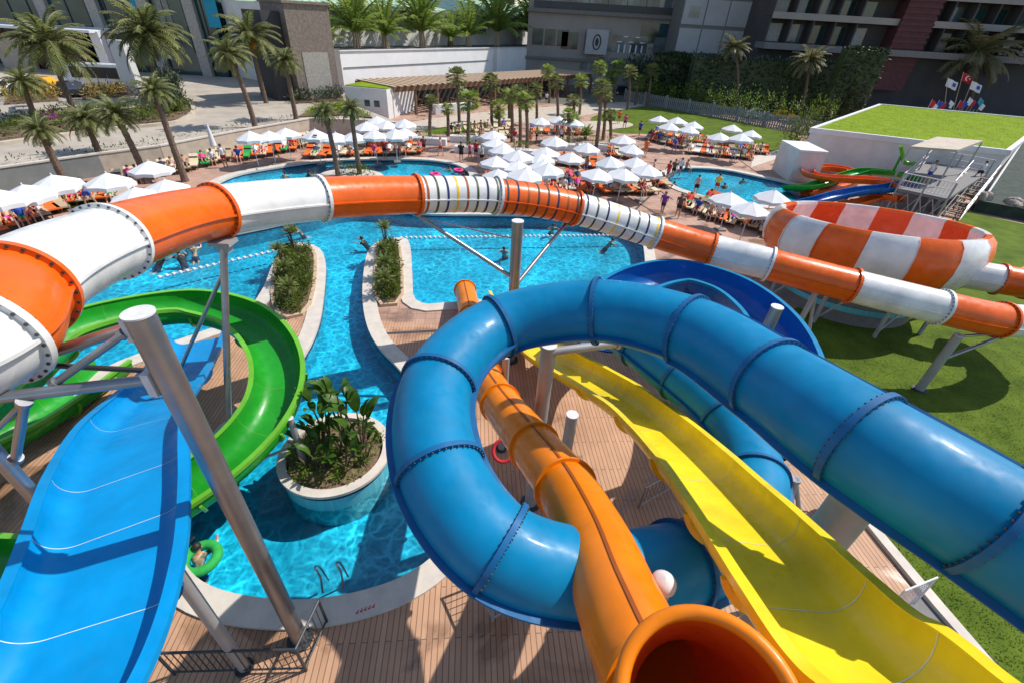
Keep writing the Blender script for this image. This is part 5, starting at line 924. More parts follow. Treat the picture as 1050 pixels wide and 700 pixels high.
# white building with green roof
WZ = 6.3; w0, w1 = GP(348, 53, WZ), GP(592, 48, WZ); dW = (w1 - w0).normalized(); nW = Vector((-dW.y, dW.x, 0)); w0.z = w1.z = 0
TW = thing('terrace_wall', w0, 'long tall white terrace wall behind the bar, topped with palms', 'wall'); quadbox(TW, 'wall', w0, w1, 9, -.5, WZ, 'wallwhite', 0, 'slab')
for f in (.5, .78): a = w0.lerp(w1, f); b = a + dW * 1.3; quadbox(TW, 'pilaster', a, b, .4, -.5, WZ - .05, 'offwhite', .12)
quadbox(TW, 'ledge', w0 + dW * .3, w0.lerp(w1, .48), .1, 4.35, 4.45, 'slab', .1); quadbox(TW, 'coping', w0 - dW * .1, w1 + dW * .1, .5, WZ, WZ + .12, 'white', .15)
GB = thing('white_hall', w0 + nW * 9, 'pale building with a light green metal roof behind the terrace palms', 'building'); a = w0 + nW * 8 - dW * 2; b = w0 + (w1 - w0) * .97 + nW * 8; quadbox(GB, 'wall', a, b, 14, 0, 11.2, 'offwhite'); nv = Vector((nW.x, nW.y, 0))
mb = MB(); p = [a - nv * .7 - dW * .6, b - nv * .7 + dW * .6, b + nv * 14, a + nv * 14 - dW * .6]; zs = [11.3, 11.3, 14.5, 14.5]; mb.add([(q.x, q.y, z) for q, z in zip(p, zs)] + [(q.x, q.y, z + .3) for q, z in zip(p, zs)], [(3, 2, 1, 0), (4, 5, 6, 7), (0, 1, 5, 4), (1, 2, 6, 5), (2, 3, 7, 6), (3, 0, 4, 7)]); rf = mb.build('roof', K['greenmetal'], GB); mb = MB()
for i in range(60): q = p[0].lerp(p[1], i / 59); r = p[3].lerp(p[2], i / 59); mb.cyl((q.x, q.y, 11.62), (r.x, r.y, 14.82), .05, n=4)
mb.build('standing_seam', K['greenmetal'], rf)
quadbox(GB, 'fascia', a - dW * .7, b + dW * .7, .3, 10.7, 11.28, 'slab', .9)
for f in (.2, .33, .62, .9): q = a.lerp(b, f); wn = quadbox(GB, 'window', q, q + dW * 2.2, .2, 8.3, 10.2, 'glass2', .06)
bx(GB, 'chimney', w1.x - 22, w1.x - 16, w1.y + 8, w1.y + 12, 14, 18.5, 'maroon')
SH = thing('side_hall', GY(280, 60, 88), 'pale blue-white hall with a green metal roof left of the stone tower', 'building'); xa, xb = xat(228, 40, 86), xat(352, 40, 86); zr = zat(285, 9, 86); bx(SH, 'wall', xa, xb, 86, 100, LZ, zr, 'offwhite'); bx(SH, 'window', xat(258, 20, 86), xat(268, 20, 86), 85.94, 86.1, zat(262, 20, 86), zat(262, 13, 86), 'glass'); bx(SH, 'window', xat(232, 90, 86), xat(290, 90, 86), 85.92, 86.1, LZ, LZ + 4.5, 'glass'); mb = MB(); mb.add([(xa - .8, 85.2, zr), (xb, 85.2, zr), (xb, 101, zr + 3.4), (xa - .8, 101, zr + 3.4), (xa - .8, 85.2, zr + .35), (xb, 85.2, zr + .35), (xb, 101, zr + 3.75), (xa - .8, 101, zr + 3.75)], [(3, 2, 1, 0), (4, 5, 6, 7), (0, 1, 5, 4), (1, 2, 6, 5), (2, 3, 7, 6), (3, 0, 4, 7)]); mb.build('roof', K['greenmetal'], SH)
# stone tower
tl, tr_ = GP(309, 104, LZ), GP(350, 101, LZ); ST = thing('stone_tower', tl, 'tall brown stone tower with a pale recessed panel', 'building'); d_ = (tr_ - tl).normalized(); top_z = tl.z + pole_top(tl, 3); quadbox(ST, 'tower', tl, tr_, 6, LZ - .5, top_z, 'brown_stone'); q0, q1 = tl.lerp(tr_, .22), tl.lerp(tr_, .82); quadbox(ST, 'panel', q0, q1, .3, LZ, LZ + (top_z - LZ) * .52, 'lt_stone', .05); quadbox(ST, 'coping', tl - d_ * .2, tr_ + d_ * .2, 6.3, top_z, top_z + .25, 'brown_stone', .2)
quadbox(ST, 'side_slab', tl - d_ * 2.2, tl - d_ * .1, 5, LZ - .5, top_z - .8, 'dkgrey', -1.2)
# palms on the terrace wall
for i, (px, hp, idx) in enumerate(((357, 34, 0), (387, 62, 1), (416, 50, 0), (453, 64, 1), (481, 34, 0), (499, 44, 1), (527, 60, 0), (560, 52, 1))):
    f = (px - 348) / 244; f = f * .55 / (1 - f * .45); b = w0.lerp(w1, f) + nv * 4.2; b.z = WZ; zc = (b - CC).dot(CF); H_ = hp * zc / FPX; t = thing('clump_palm', b, 'bushy bright green palm on top of the white terrace wall, %s from the left' % ORD[i], 'palm tree', 'palms on the terrace wall'); c = bpy.data.objects.new('crown', feather_bush[idx]); col.objects.link(c); c.parent = t; c.scale = (H_ * .62, H_ * .62, H_ * .82); c.location = (0, 0, H_ * .22); c.rotation_euler = (0, 0, rnd.uniform(0, 6)); mb = MB()
    for j in range(7): an = j * .9; mb.cyl((math.cos(an) * .5, math.sin(an) * .5, 0), (math.cos(an) * .25, math.sin(an) * .25, H_ * .3), .12, .07, 6)
    mb.build('trunk', K['ltwood'] if hp > 40 else K['bark'], t, loc=(0, 0, 0))
# bar with pergola, in front of the terrace wall
BA = thing('pool_bar', GP(400, 120), 'low white pool bar with a grassy roof and brown fascia, left end', 'building'); a = GP(357, 119, 0); b = GP(399, 123, 0); quadbox(BA, 'wall', a, b, 9, -.1, 3.3, 'white'); quadbox(BA, 'grass_roof', a, b, 9, 3.32, 3.4, 'roofgrass', -.2)
for f in (.45, .68): q = a.lerp(b, f); quadbox(BA, 'window', q, q + (b - a).normalized() * .7, .1, 1.3, 2.0, 'glass', .04)
PG = thing('pergola', GP(500, 115), 'long timber pergola with slatted roof over the bar terrace', 'pergola'); pa = GP(402, 121, 0); pb2 = GP(604, 97, 0); dp = (pb2 - pa).normalized(); npg = Vector((-dp.y, dp.x, 0)); Lp = (pb2 - pa).length; ZR = 3.3
quadbox(PG, 'beam', pa, pb2, .35, ZR - .5, ZR + .1, 'wood'); quadbox(PG, 'beam', pa + npg * 7, pb2 + npg * 7, .35, ZR - .5, ZR + .1, 'wood')
mb = MB(); n_ = 44
for i in range(n_):
    q = pa + dp * (Lp * (i + .5) / n_) + npg * 3.5; mb.box((q.x, q.y, ZR + .2), (Lp / 44 * .56, 8.0, .1), rz=math.atan2(dp.y, dp.x))
mb.build('slats', K['ltwood'], PG)
for i in range(13): q = pa + dp * (Lp * i / 12); mb = MB(); mb.box((q.x + .1, q.y + .15, ZR / 2 - .25), (.28, .28, ZR - .5), rz=math.atan2(dp.y, dp.x)); mb.build('post', K['wood'], PG)
bc0, bc1 = GP(447, 118), GP(484, 115); quadbox(PG, 'bar_counter', bc0, bc1, .8, 0, 1.15, 'white'); quadbox(PG, 'back_wall', pa + npg * 6.5, pb2 + npg * 6.5, .2, 0, ZR - .5, 'dkgrey')
mb = MB()
for i in range(60):
    q = pa + dp * (Lp * rnd.random()) + npg * rnd.uniform(1, 6); mb.box((q.x, q.y, .75), (.8, .8, .05)); mb.cyl((q.x, q.y, 0), (q.x, q.y, .75), .06, n=6); 
    for s in (-1, 1): mb.box((q.x + s * .7, q.y, .45), (.45, .45, .06)); mb.box((q.x + s * .92, q.y, .75), (.05, .45, .55))
o = mb.build('terrace_tables', K['wood']); o['kind'] = 'stuff'; T(o, 'crowd of brown tables and chairs in the shade of the pergola', 'tables')
# hotel on the right
def facade(t, px0, px1, Y, z0, z1, mk, dep=14): x0, x1 = xat(px0, 50, Y), xat(px1, 50, Y); bx(t, 'wall', x0, x1, Y, Y + dep, z0, z1, mk); return x0, x1
H1 = thing('hotel_wing', GY(660, 100, 112), 'taupe hotel wing with rows of windows behind the middle palms', 'building'); Y1 = 112; x0, x1 = facade(H1, 540, 765, Y1, 0, 40, 'hotel'); zA = zat(660, 17, Y1); zB = zat(640, 31, Y1)
bx(H1, 'floor_band', x0 - .3, x1 + .3, Y1 - .8, Y1, zA - .3, zA + .3, 'slab')
for r in range(4):
    zz = zA + 1.0 + r * 4.2
    for i in range(13):
        x = x0 + 3 + i * 3.75
        if x > x1 - 14: break
        wn = bx(H1, 'window', x, x + 2.5, Y1 - .08, Y1 + .05, zz, zz + 2.7, 'glass2' if rnd.random() < .5 else 'glass'); bx(H1, 'frame', x + 1.2, x + 1.32, Y1 - .14, Y1 - .02, zz, zz + 2.7, 'dksteel').parent = wn; c = wn.children[0]; c.location = (0, 0, 0); c.location = -Vector(H1.location) - Vector(wn.location)
    bx(H1, 'balcony_rail', x0 + 1, x1 - 14, Y1 - .5, Y1 - .4, zz - .5, zz + .55, 'dksteel')
for i in range(5): x = xat(585 + i * 24, 34, Y1); bx(H1, 'window', x - 1.7, x + 1.7, Y1 - .07, Y1 + .05, zA - 6.2, zA - 3.3, 'glass2' if i > 1 else 'glass')
x = xat(612, 36, Y1); [bx(H1, 'window', xat(552 + i * 13, 28, Y1) - 1.1, xat(552 + i * 13, 28, Y1) + 1.1, Y1 - .07, Y1 + .05, zA - 5.8, zA - 3.0, 'glass') for i in range(3)]; bx(H1, 'floor_band', x0 - .2, x1 + .2, Y1 - .5, Y1, zA - 8.2, zA - 7.8, 'slab'); eb = bx(H1, 'sign_box', x - 2.2, x + 2.2, Y1 - 1.6, Y1 - .02, zA - 6.8, zA - 2.6, 'hotel3'); mb = MB(); fr_ = [(Vector((x + math.cos(a_) * .75, Y1 - 1.64, zA - 4.7 + math.sin(a_) * 1.25)), Vector((-math.sin(a_) * .75, 0, math.cos(a_) * 1.25)).normalized(), Vector((0, 1, 0)), Vector((math.cos(a_), 0, math.sin(a_)))) for a_ in [2 * PI * i / 20 for i in range(21)]]; mb.sweep(fr_, circ(.12, 6), caps=False); mb.ell((x, Y1 - 1.62, zA - 4.7), (.35, .05, .7), 10, 6); mb.build('emblem', K['dkgrey'], H1)
for i in range(9): x = xat(600 + i * 10, 55, Y1); bx(H1, 'window', x - .8, x + .8, Y1 - .06, Y1 + .05, 3.0, 5.4, 'glass2')
mb = MB()
for i in range(5): x = xat(636 + i * 6, 38, Y1); mb.lathe([(.62, -.1), (.62, .1)], 10, (x, Y1 - .2, zA - 4.4 + (i % 2) * .9)); mb.box((x, Y1 - .15, zA - 5.6), (.3, .1, 1.4))
mb.build('relief_panel', K['white'], H1)
x = xat(676, 24, Y1); bx(H1, 'recess', x - 3.4, x + 3.4, Y1 - .06, Y1 + .04, zA - 4.4, zA - 1.0, 'glass')
H2 = thing('hotel_stair_block', GY(730, 100, 104), 'grey panelled hotel block between the taupe wing and the dark wing', 'building'); Y2 = 104; x0, x1 = facade(H2, 692, 783, Y2, 0, 38, 'slab')
for r in range(8):
    for i in range(4): w_ = (x1 - x0) / 4; bx(H2, 'panel', x0 + w_ * i + .12, x0 + w_ * (i + 1) - .12, Y2 - .1, Y2 + .02, 3 + r * 4.4, 6.8 + r * 4.4, 'hotel3')
bx(H2, 'window', x0 + 1.2, x0 + 3.0, Y2 - .16, Y2, 12.8, 14.6, 'glass2'); bx(H2, 'window', x0 + 6.5, x0 + 11, Y2 - .16, Y2, 3.5, 7.5, 'glass2'); bx(H2, 'dark_pier', x1 - 3.2, x1 + .5, Y2 - 1.2, Y2, 0, 38, 'dkgrey')
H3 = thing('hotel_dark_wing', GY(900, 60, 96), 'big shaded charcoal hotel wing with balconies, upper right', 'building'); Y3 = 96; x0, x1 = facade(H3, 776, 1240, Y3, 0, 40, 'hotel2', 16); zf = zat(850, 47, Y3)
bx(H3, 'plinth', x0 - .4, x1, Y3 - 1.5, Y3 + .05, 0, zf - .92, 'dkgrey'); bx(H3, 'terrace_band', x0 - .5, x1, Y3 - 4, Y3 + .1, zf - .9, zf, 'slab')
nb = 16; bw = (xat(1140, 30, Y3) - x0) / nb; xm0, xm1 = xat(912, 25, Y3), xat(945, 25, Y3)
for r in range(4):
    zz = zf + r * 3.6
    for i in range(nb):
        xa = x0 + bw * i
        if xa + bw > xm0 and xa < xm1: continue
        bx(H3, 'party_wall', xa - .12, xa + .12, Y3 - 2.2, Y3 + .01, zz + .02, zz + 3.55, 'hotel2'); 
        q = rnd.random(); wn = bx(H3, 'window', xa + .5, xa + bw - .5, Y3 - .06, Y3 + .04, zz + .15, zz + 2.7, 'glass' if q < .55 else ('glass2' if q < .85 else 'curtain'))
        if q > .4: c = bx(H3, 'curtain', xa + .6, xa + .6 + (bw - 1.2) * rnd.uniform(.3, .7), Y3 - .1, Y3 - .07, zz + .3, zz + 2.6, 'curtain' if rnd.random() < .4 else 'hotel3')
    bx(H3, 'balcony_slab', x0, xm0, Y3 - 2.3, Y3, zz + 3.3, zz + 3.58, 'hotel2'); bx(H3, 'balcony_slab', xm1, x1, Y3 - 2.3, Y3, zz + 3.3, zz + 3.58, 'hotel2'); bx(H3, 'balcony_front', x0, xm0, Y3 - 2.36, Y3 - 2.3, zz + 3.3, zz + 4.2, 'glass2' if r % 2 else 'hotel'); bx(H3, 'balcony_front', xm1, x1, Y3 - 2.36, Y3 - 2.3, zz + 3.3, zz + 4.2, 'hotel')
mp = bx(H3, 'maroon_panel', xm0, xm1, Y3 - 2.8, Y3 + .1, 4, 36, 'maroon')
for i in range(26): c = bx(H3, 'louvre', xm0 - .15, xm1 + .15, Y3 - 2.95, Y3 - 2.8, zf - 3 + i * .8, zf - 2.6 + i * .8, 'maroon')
# hedge walls below the hotel
def hedge(name, px0, px1, Y, z0, z1, th, label, m='leaf2', n=1600, ln=.5):
    x0, x1 = xat(px0, 80, Y), xat(px1, 80, Y); t = thing(name, ((x0 + x1) / 2, Y, 0), label, 'hedge'); mb = MB(); mb.box(((x0 + x1) / 2, Y + th / 2, (z0 + z1) / 2), (x1 - x0 - .3, th - .3, z1 - z0 - .2)); mb.build('inner_mass', K[m], t); mb = MB()
    for _ in range(n):
        s = rnd.random(); p = Vector((rnd.uniform(x0, x1), Y + rnd.uniform(-.15, .2), rnd.uniform(z0, z1))) if s < .7 else Vector((rnd.uniform(x0, x1), Y + rnd.uniform(0, th), z1 + rnd.uniform(-.2, .3))); leafquad(mb, p, (rnd.uniform(-.6, .6), -.6 if s < .7 else rnd.uniform(-.5, .5), rnd.uniform(-.2, 1)), ln * rnd.uniform(.6, 1.2), ln * .6)
    mb.build('foliage', K[m], t); return t
hedge('hedge_wall', 668, 706, 92, 0, zat(690, 57, 92), 2, 'flat dark green hedge panel below the grey hotel block'); hedge('hedge_wall', 708, 880, 88, 0, zat(780, 62, 88), 2.2, 'long dark green hedge wall below the hotel terrace', n=2600); hedge('hedge_wall', 858, 902, 80, 0, zat(880, 52, 80), 2, 'tall dark hedge left of the grassy roof', n=1400)
for i, (px, py, r) in enumerate(((650, 82, 3.2), (662, 78, 3.6), (672, 86, 2.6))): bush('broadleaf_tree', GP(px, py + 16), (r, r, r * 1.9), 'dark leafy tree behind the grove, %s from the left' % ORD[i], 'tree', 'dark trees by the hotel', 'leaf2', 700, .6)
# picket fence with young bamboo behind it
f0, f1 = GP(640, 104), GP(846, 141); FE = thing('picket_fence', f0, 'long grey picket fence at the back of the far lawn', 'fence'); Lf = (f1 - f0).length; df = (f1 - f0).normalized(); hf = 1.75; mb = MB()
n_ = int(Lf / .34)
for i in range(n_): q = f0 + df * (Lf * (i + .5) / n_); mb.box((q.x, q.y, hf / 2), (.2, .06, hf), rz=math.atan2(df.y, df.x))
mb.build('pickets', K['fence'], FE); quadbox(FE, 'rail', f0, f1, .05, .3, .42, 'fence', -.04); quadbox(FE, 'rail', f0, f1, .05, 1.3, 1.42, 'fence', -.04)
for i in range(9): q = f0.lerp(f1, i / 8); mb = MB(); mb.box((q.x, q.y + .1, hf / 2 + .1), (.3, .3, hf + .2)); mb.build('post', K['fence'], FE)
nd = Vector((-df.y, df.x, 0)); 
for i in range(46):
    q = f0.lerp(f1, (i + .5) / 46) + nd * rnd.uniform(1.0, 2.0); t = thing('bamboo_shrub', q, 'young green bamboo shrub behind the picket fence, number counted from its left end: %s' % (ORD[i] if i < len(ORD) else '%d' % (i + 1)), 'shrub', 'bamboo shrubs behind the fence') if False else thing('bamboo_shrub', q, 'upright young green shrub in the row behind the grey picket fence', 'shrub', 'green shrubs behind the picket fence')
    h = rnd.uniform(2.9, 4.4) * (.85 + .3 * i / 46); bush_mb(.75, .75, h, 110, .38, lumps=5).build('foliage', K['leaf4' if rnd.random() < .7 else 'leaf'], t, loc=(0, 0, 0))
hq = GP(845, 150); 
for i, (px, py, h) in enumerate(((806, 158, 3.6), (815, 156, 4.0), (824, 148, 4.2), (858, 128, 5), (872, 124, 5.2))): bush('tall_shrub', GP(px, py), (1.2, 1.2, h), 'tall green shrub at the right end of the picket fence, %s from the left' % ORD[i], 'shrub', 'tall shrubs left of the grassy roof', 'leaf', 320, .36)
t = thing('lamp_post', GP(716, 111), 'slim pale lamp post before the hedge panel', 'lamp post'); q = GP(716, 111); mb = MB(); mb.cyl(q, q + Vector((0, 0, 7)), .1, .07, 8); mb.build('pole', K['capw'], t); mb = MB(); mb.box(q + Vector((0, -.3, 7)), (.3, .8, .12)); mb.build('lamp_head', K['capw'], t)
# vehicles
def car(loc, rz, L, Wd, Hh, paint, label, bus=False):
    t = thing('minibus' if bus else 'parked_car', loc, label, 'minibus' if bus else 'car', None, rz); mb = MB()
    if bus: prof = [(-L / 2, .35), (-L / 2, Hh - .25), (-L / 2 + .2, Hh), (L / 2 - 1.5, Hh), (L / 2 - .75, 1.25), (L / 2 - .05, 1.0), (L / 2, .35)]
    else: prof = [(-L / 2, .35), (-L / 2, .85), (-L / 2 + .5, .95), (-L / 2 + 1.1, Hh), (L / 2 - 1.9, Hh), (L / 2 - 1.15, .95), (L / 2 - .1, .75), (L / 2, .35)]
    n = len(prof); vs = [(x, -Wd / 2 + (.12 if z > 1.2 else 0), z) for x, z in prof] + [(x, Wd / 2 - (.12 if z > 1.2 else 0), z) for x, z in prof]; mb.add(vs, [(i, (i + 1) % n, n + (i + 1) % n, n + i) for i in range(n)] + [tuple(range(n))[::-1], tuple(range(n, 2 * n))]); mb.build('body', K[paint], t, loc=(0, 0, 0))
    for sx in (-1, 1):
        for sy in (-1, 1):
            w_ = MB(); c = Vector((sx * L * .31, sy * (Wd / 2 - .05), .34)); w_.cyl(c - Vector((0, .12, 0)), c + Vector((0, .12, 0)), .34, n=18); o = w_.build('wheel', K['rubber'], t, loc=(0, 0, 0)); r_ = MB(); r_.cyl(c - Vector((0, .13, 0)), c + Vector((0, .13, 0)), .2, n=12); r_.build('rim', K['capw'], o, loc=(0, 0, 0))
    z0, z1 = (1.25, Hh - .3) if bus else (.97, Hh - .08)
    for sy in (-1, 1):
        k = 4 if bus else 2; xa, xb = (-L / 2 + .3, L / 2 - 1.6) if bus else (-L / 2 + 1.15, L / 2 - 1.75)
        for i in range(k): u0 = xa + (xb - xa) * i / k + .05; u1 = xa + (xb - xa) * (i + 1) / k - .05; mb = MB(); mb.box(((u0 + u1) / 2, sy * (Wd / 2 - .06), (z0 + z1) / 2), (u1 - u0, .16, z1 - z0)); mb.build('window', K['black'], t, loc=(0, 0, 0))
    mb = MB(); xw0, xw1 = (L / 2 - 1.42, L / 2 - .83) if bus else (L / 2 - 1.85, L / 2 - 1.2); za, zb = (Hh - .12, 1.36) if bus else (Hh - .04, .99); mb.add([(xw0, -Wd / 2 + .25, za + .02), (xw0, Wd / 2 - .25, za + .02), (xw1 + .03, Wd / 2 - .2, zb), (xw1 + .03, -Wd / 2 + .2, zb)], [(0, 3, 2, 1)]); mb.build('windscreen', K['glass'], t, loc=(0, 0, 0))
    for sy in (-1, 1): mb = MB(); mb.box((L / 2 - .03, sy * (Wd / 2 - .3), .75), (.1, .35, .18)); mb.build('headlight', K['capw'], t, loc=(0, 0, 0))
    return t
car(GP(103, 91, LZ), math.radians(188), 7.2, 2.1, 2.7, 'carwhite', 'white minibus parked in front of the glass building', True); car(GP(44, 94, LZ), math.radians(186), 4.4, 1.8, 1.5, 'caryellow', 'yellow car parked left of the minibus'); car(GP(75, 98, LZ), math.radians(150), 4.4, 1.8, 1.45, 'cardark', 'dark car between the yellow car and the minibus'); car(GP(0, 98, LZ), math.radians(95), 4.5, 1.8, 1.5, 'carwhite', 'white car cut off by the left edge')
car(GP(638, 97), math.radians(10), 4.4, 1.8, 1.5, 'cardark', 'dark car behind the fan palms by the hotel'); car(GP(777, 122), math.radians(-10), 4.2, 1.8, 1.45, 'carwhite', 'pale car behind the picket fence'); car(GP(802, 124), math.radians(-10), 4.2, 1.8, 1.45, 'caryellow', 'yellow car behind the picket fence'); car(GP(766, 111), math.radians(-5), 4.6, 1.9, 2.2, 'carwhite', 'white van before the long hedge wall')
# grassy roof building
RZ = 3.6; r0, r1, r2, r3 = GP(832, 133, RZ), GP(902, 108, RZ), GP(1075, 124, RZ), GP(1034, 156, RZ); GR = thing('grass_roofed_building', (r0.x, r0.y, 0), 'low white building with a lush grass roof on the right', 'building'); poly = [V2(q) for q in (r0, r3, r2, r1)]
mb = MB(); mb.prism(poly, -.1, RZ - .05); mb.build('wall', K['offwhite'], GR); ip = offset([Vector(p) for p in poly], -.3); mb = MB(); mb.prism(ip, RZ - .04, RZ + .06); rg = mb.build('grass_roof', K['roofgrass'], GR); mb = MB(); cnt = 0
while cnt < 9000:
    x, y = rnd.uniform(min(p.x for p in ip), max(p.x for p in ip)), rnd.uniform(min(p.y for p in ip), max(p.y for p in ip))
    if inside((x, y), ip): cnt += 1; leafquad(mb, Vector((x, y, RZ + .05)), (rnd.uniform(-.5, .5), rnd.uniform(-.5, .5), 1), rnd.uniform(.06, .14), .05)
mb.build('grass_tufts', K['blade2'], rg)
for a, b in ((r0, r3), (r3, r2), (r2, r1), (r1, r0)):
    a2, b2 = Vector(V2(a)), Vector(V2(b)); d = (b2 - a2).normalized(); nn = Vector((-d.y, d.x)); mb = MB(); mb.prism([a2 - d * .15 - nn * .12, b2 + d * .15 - nn * .12, b2 - d * .02 + nn * .24, a2 + d * .02 + nn * .24], RZ - .3, RZ + .16 + .002 * (a is r0)); mb.build('parapet', K['white'], GR)
for i, (x, y) in enumerate(((853, 176), (868, 178), (880, 180), (892, 182), (903, 184), (1000, 180), (1012, 182))): bush('wall_shrub', GP(x, y - 6), (.9, .7, 2.3), 'dark shrub against the white wall under the grass roof, %s from the left' % ORD[i], 'shrub', 'dark shrubs by the white wall', 'leaf2', 240, .26)
a, b = GP(808, 186), GP(836, 188); t = thing('pillar_block', a, 'pale grey wall block left of the kids slides', 'wall'); quadbox(t, 'block', a, b, 4, 0, 2.6, 'offwhite'); quadbox(t, 'cap', a, b, 4.2, 2.6, 2.75, 'white', .1)
# flags behind the grass roof
for i, (bx_, by_, tx, ty, c, lb) in enumerate(((967, 122, 972, 80, 'white', 'white and blue flag on a slanted pole, left of the red one'), (975, 122, 988, 74, 'red', 'red flag with white crescent and star among the poles'), (982, 122, 997, 83, 'white', 'white and blue flag on a slanted pole, right of the red one'))):
    q = GP(bx_, by_, 1.0); zc = (q - CC).dot(CF); tp_ = ZP(tx, ty, zc - 2); t = thing('flag', q, lb, 'flag'); mb = MB(); mb.cyl(q, tp_, .06, .04, 6); mb.build('pole', K['ltwood'], t); mb = MB(); u = Vector((1.6, .2, -.45)); v = Vector((.25, 0, -1.15)); vs = []; n = 8
    for k in range(n + 1):
        for j in range(2): vs.append(tp_ + u * (k / n) * 1.35 + v * j + Vector((0, .16 * math.sin(k * 1.3), 0)))
    mb.add(vs, [(k * 2, k * 2 + 1, k * 2 + 3, k * 2 + 2) for k in range(n)], 0, True); fl = mb.build('cloth', K['red' if c == 'red' else 'white_cloth'], t); mb = MB(); cc = tp_ + u * .6 + v * .5 + Vector((0, -.24, 0))
    if c == 'red':
        U_, V_ = Vector((1, 0, -.2)), Vector((.1, 0, 1)); vs = []
        for k in range(13): an = .7 + (2 * PI - 1.4) * k / 12; an2 = .95 + (2 * PI - 1.9) * k / 12; vs += [cc + U_ * math.cos(an) * .32 + V_ * math.sin(an) * .32, cc + U_ * (.09 + math.cos(an2) * .25) + V_ * math.sin(an2) * .25]
        mb.add(vs, [(k * 2, k * 2 + 1, k * 2 + 3, k * 2 + 2) for k in range(12)]); st = []; 
        for k in range(10): an = PI + 2 * PI * k / 10; rr = .15 if k % 2 == 0 else .06; st.append(cc + U_ * (.42 + math.cos(an) * rr) + V_ * math.sin(an) * rr)
        mb.add(st, [tuple(range(10))]); mb.build('crescent_and_star', K['white_cloth'], fl)
    else: mb.add([cc + u * .1 + v * -.25, cc + u * .5 + v * -.25, cc + u * .5 + v * .2, cc + u * .1 + v * .2], [(0, 3, 2, 1)]); mb.build('blue_device', K['blue_cloth'], fl)
FC = ['red', 'white_cloth', 'blue_cloth', 'red', 'navy', 'white_cloth', 'red', 'blue_cloth', 'white_cloth', 'red', 'navy', 'aqua', 'white_cloth']
for i, c in enumerate(FC):
    q = GP(946 + i * 3.8 + (6 if i > 5 else 0), 121.5, 1.0); t = thing('small_flag', q, '%s little flag in the clump behind the grass roof, %s from the left' % (c.replace('_cloth', ''), ORD[i]), 'flag', 'little flags behind the grass roof'); mb = MB(); h = rnd.uniform(2.3, 3.3); mb.cyl(q, q + Vector((0, 0, h)), .03, n=5); mb.build('pole', K['capw'], t); mb = MB(); s = q + Vector((0, 0, h)); mb.add([s, s + Vector((1.0, .1, -.5)), s + Vector((.8, .1, -1.3)), s + Vector((0, 0, -1.0))], [(0, 1, 2, 3)]); mb.build('cloth', K[c], t)
for i, x in enumerate((1003, 1016, 1027)): p = GP(x, 116, 1); dup(lp, Vector((p.x, p.y, 1)), 1.2, 'pale lounger behind the grass roof, %s from the left' % ORD[i])
# sloped dark green netting and rock planter at the right edge
q = [GP(1003, 213, .0), GP(1075, 226, 0), GP(1085, 140, 3.4), GP(1048, 146, 3.4)]; t = thing('net_screen', q[0], 'sloping dark green net screen at the right edge', 'screen'); mb = MB(); mb.add([p for p in q] + [p + Vector((.05, .1, -.12)) for p in q], [(0, 1, 2, 3), (7, 6, 5, 4), (0, 4, 5, 1), (1, 5, 6, 2), (2, 6, 7, 3), (3, 7, 4, 0)]); mb.build('net', K['net'], t); mb = MB(); mb.cyl(q[0], q[3], .09, n=8); mb.cyl(q[3], q[2], .09, n=8); mb.build('frame', K['capw'], t)
a, b = GP(997, 217), GP(1075, 232); t = thing('rock_planter', a, 'long dark planter wall with pinkish rocks at the right edge of the lawn', 'planter'); quadbox(t, 'wall', a, b, 3, 0, .9, 'net')
for i in range(16): p = a.lerp(b, rnd.random()) + Vector((-.2, rnd.uniform(.6, 2.5), .95)); T(None, '', '') if False else None; mb = MB(); mb.ell(p, (rnd.uniform(.3, .6), rnd.uniform(.3, .5), rnd.uniform(.25, .6)), 7, 5, R=Matrix.Rotation(rnd.uniform(0, 3), 3, 'Z')); T(mb.build('rock', K['rock']), 'pinkish rock piled on the dark planter at the right edge', 'rock', 'rocks on the planter')
# ------------------------------------------------------------------ kids slide tower
ZPL = 2.0; k0, k1, k2, k3 = GP(920, 193, ZPL), GP(972, 204, ZPL), GP(1012, 178, ZPL), GP(950, 166, ZPL); KT = thing('slide_platform', (k0.x, k0.y, 0), 'grey steel platform with railings and stairs for the small slides', 'platform'); poly = [V2(p) for p in (k0, k1, k2, k3)]
mb = MB(); mb.prism(poly, ZPL - .2, ZPL); mb.build('deck', K['slab'], KT); P4 = [k0, k1, k2, k3]
for p in P4 + [k0.lerp(k1, .5), k2.lerp(k3, .5)]: mb = MB(); mb.cyl((p.x, p.y, 0), (p.x, p.y, ZPL + 1.1), .07, n=8); mb.build('post', K['steel2'], KT)
for a, b in ((k0, k1), (k2, k3), (k3, k0)):
    mb = MB()
    for h in (.15, .6, 1.1): mb.cyl(a + Vector((0, 0, h)), b + Vector((0, 0, h)), .035, n=6)
    n = 14
    for i in range(1, n): p = a.lerp(b, i / n); mb.cyl(p + Vector((0, 0, .15)), p + Vector((0, 0, 1.1)), .015, n=4)
    mb.build('railing', K['capw'], KT)
mb = MB()
for a, b in ((k0, k1), (k1, k2)):
    for i in range(4): p, q = a.lerp(b, i / 4), a.lerp(b, (i + 1) / 4); mb.cyl((p.x, p.y, .1), (q.x, q.y, ZPL - .25), .035, n=6); mb.cyl((q.x, q.y, .1), (p.x, p.y, ZPL - .25), .035, n=6)
mb.build('cross_brace', K['steel2'], KT)
s0, s1 = GP(1004, 180, ZPL), GP(968, 223, 0); sdv = (s1 - s0); side = Vector((sdv.y, -sdv.x, 0)).normalized() * -.9; stp = thing('steel_stairs', (s1.x, s1.y, 0), 'steel staircase with handrails climbing to the small slide platform', 'stairs')
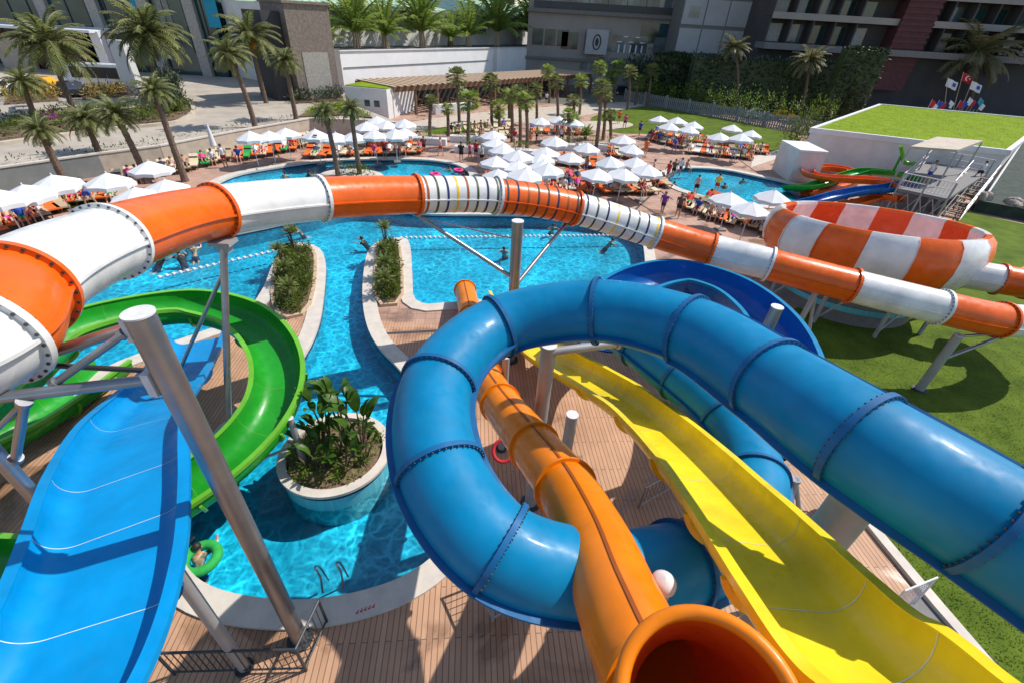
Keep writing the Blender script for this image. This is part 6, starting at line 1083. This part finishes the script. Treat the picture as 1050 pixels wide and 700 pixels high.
for i in range(10): p = s0.lerp(s1, (i + .5) / 10); mb = MB(); mb.box((p.x, p.y, p.z), (1.9, .32, .06), rz=math.atan2(side.y, side.x)); mb.build('step', K['wood'], stp)
for s in (-1, 1):
    mb = MB(); mb.cyl(s0 + side * s, s1 + side * s, .07, n=8); mb.build('stringer', K['steel2'], stp); mb = MB(); mb.cyl(s0 + side * s + Vector((0, 0, 1)), s1 + side * s + Vector((0, 0, 1)), .05, n=8); mb.cyl(s0 + side * s + Vector((0, 0, .5)), s1 + side * s + Vector((0, 0, .5)), .03, n=8)
    for i in range(6): p = s0.lerp(s1, i / 5) + side * s; mb.cyl(p, p + Vector((0, 0, 1)), .03, n=6)
    mb.build('handrail', K['steel'], stp)
sc4 = [GP(933, 152, 4.6), GP(979, 160, 4.3), GP(1007, 146, 4.6), GP(962, 138, 4.9)]; t = thing('shade_sail', (sc4[0].x, sc4[0].y, 0), 'beige shade canopy above the small slide platform', 'canopy'); mb = MB(); mb.prism([V2(p) for p in sc4], lambda p: 4.55, lambda p: 4.72); mb.build('roof', K['beige_wall'], t)
for p in sc4: mb = MB(); mb.cyl((p.x, p.y, 0), (p.x, p.y, 4.6), .06, n=8); mb.build('post', K['steel2'], t)
def kid(pts, hw, dep, mk, lb): return trough('small_slide', [GP(*p) for p in pts], hw, dep, mk, mk, lb, (.3, .6, .9), corner=dep * .8, lip=.06, line=None, sub=6)
kid([(930, 190, 2.1), (905, 184, 1.9), (875, 182, 1.7), (845, 180, 1.45), (830, 176, 1.3), (832, 171, 1.2), (850, 170, 1.1), (870, 173, 1.0), (880, 180, .8), (860, 190, .6), (826, 196, .3)], .5, .42, 'orange', 'small curving orange slide by the kids platform')
kid([(938, 182, 2.4), (915, 176, 2.1), (890, 174, 1.8), (868, 179, 1.5), (846, 186, 1.1), (826, 190, .7), (806, 190, .25)], .45, .4, 'green', 'small green slide dropping beside the orange one')
kid([(936, 186, 2.2), (912, 191, 1.9), (890, 193, 1.6), (866, 197, 1.2), (842, 203, .8), (818, 208, .3)], .5, .42, 'dkblue', 'small blue slide running to the small pool')
kid([(925, 202, 1.5), (905, 200, 1.2), (890, 204, .9), (868, 209, .5), (840, 213, .2)], .4, .35, 'orange', 'lowest small orange slide beside the bowl')
t = thing('slide_arch', GP(926, 172, 2), 'green arched slide entrance on the small platform', 'arch'); mb = MB(); p = GP(921, 166, 2.9); q = GP(938, 168, 2.9); mb.path(cr([p + Vector((-.4, 0, 1.2)), p + Vector((-.1, 0, .8)), p.lerp(q, .4), q], 6), .16, 8); mb.build('hoop', K['ltgreen'], t); mb = MB(); mb.cyl((p.x, p.y, 2.0), p + Vector((0, 0, .4)), .1, n=8); mb.build('stand', K['green'], t)
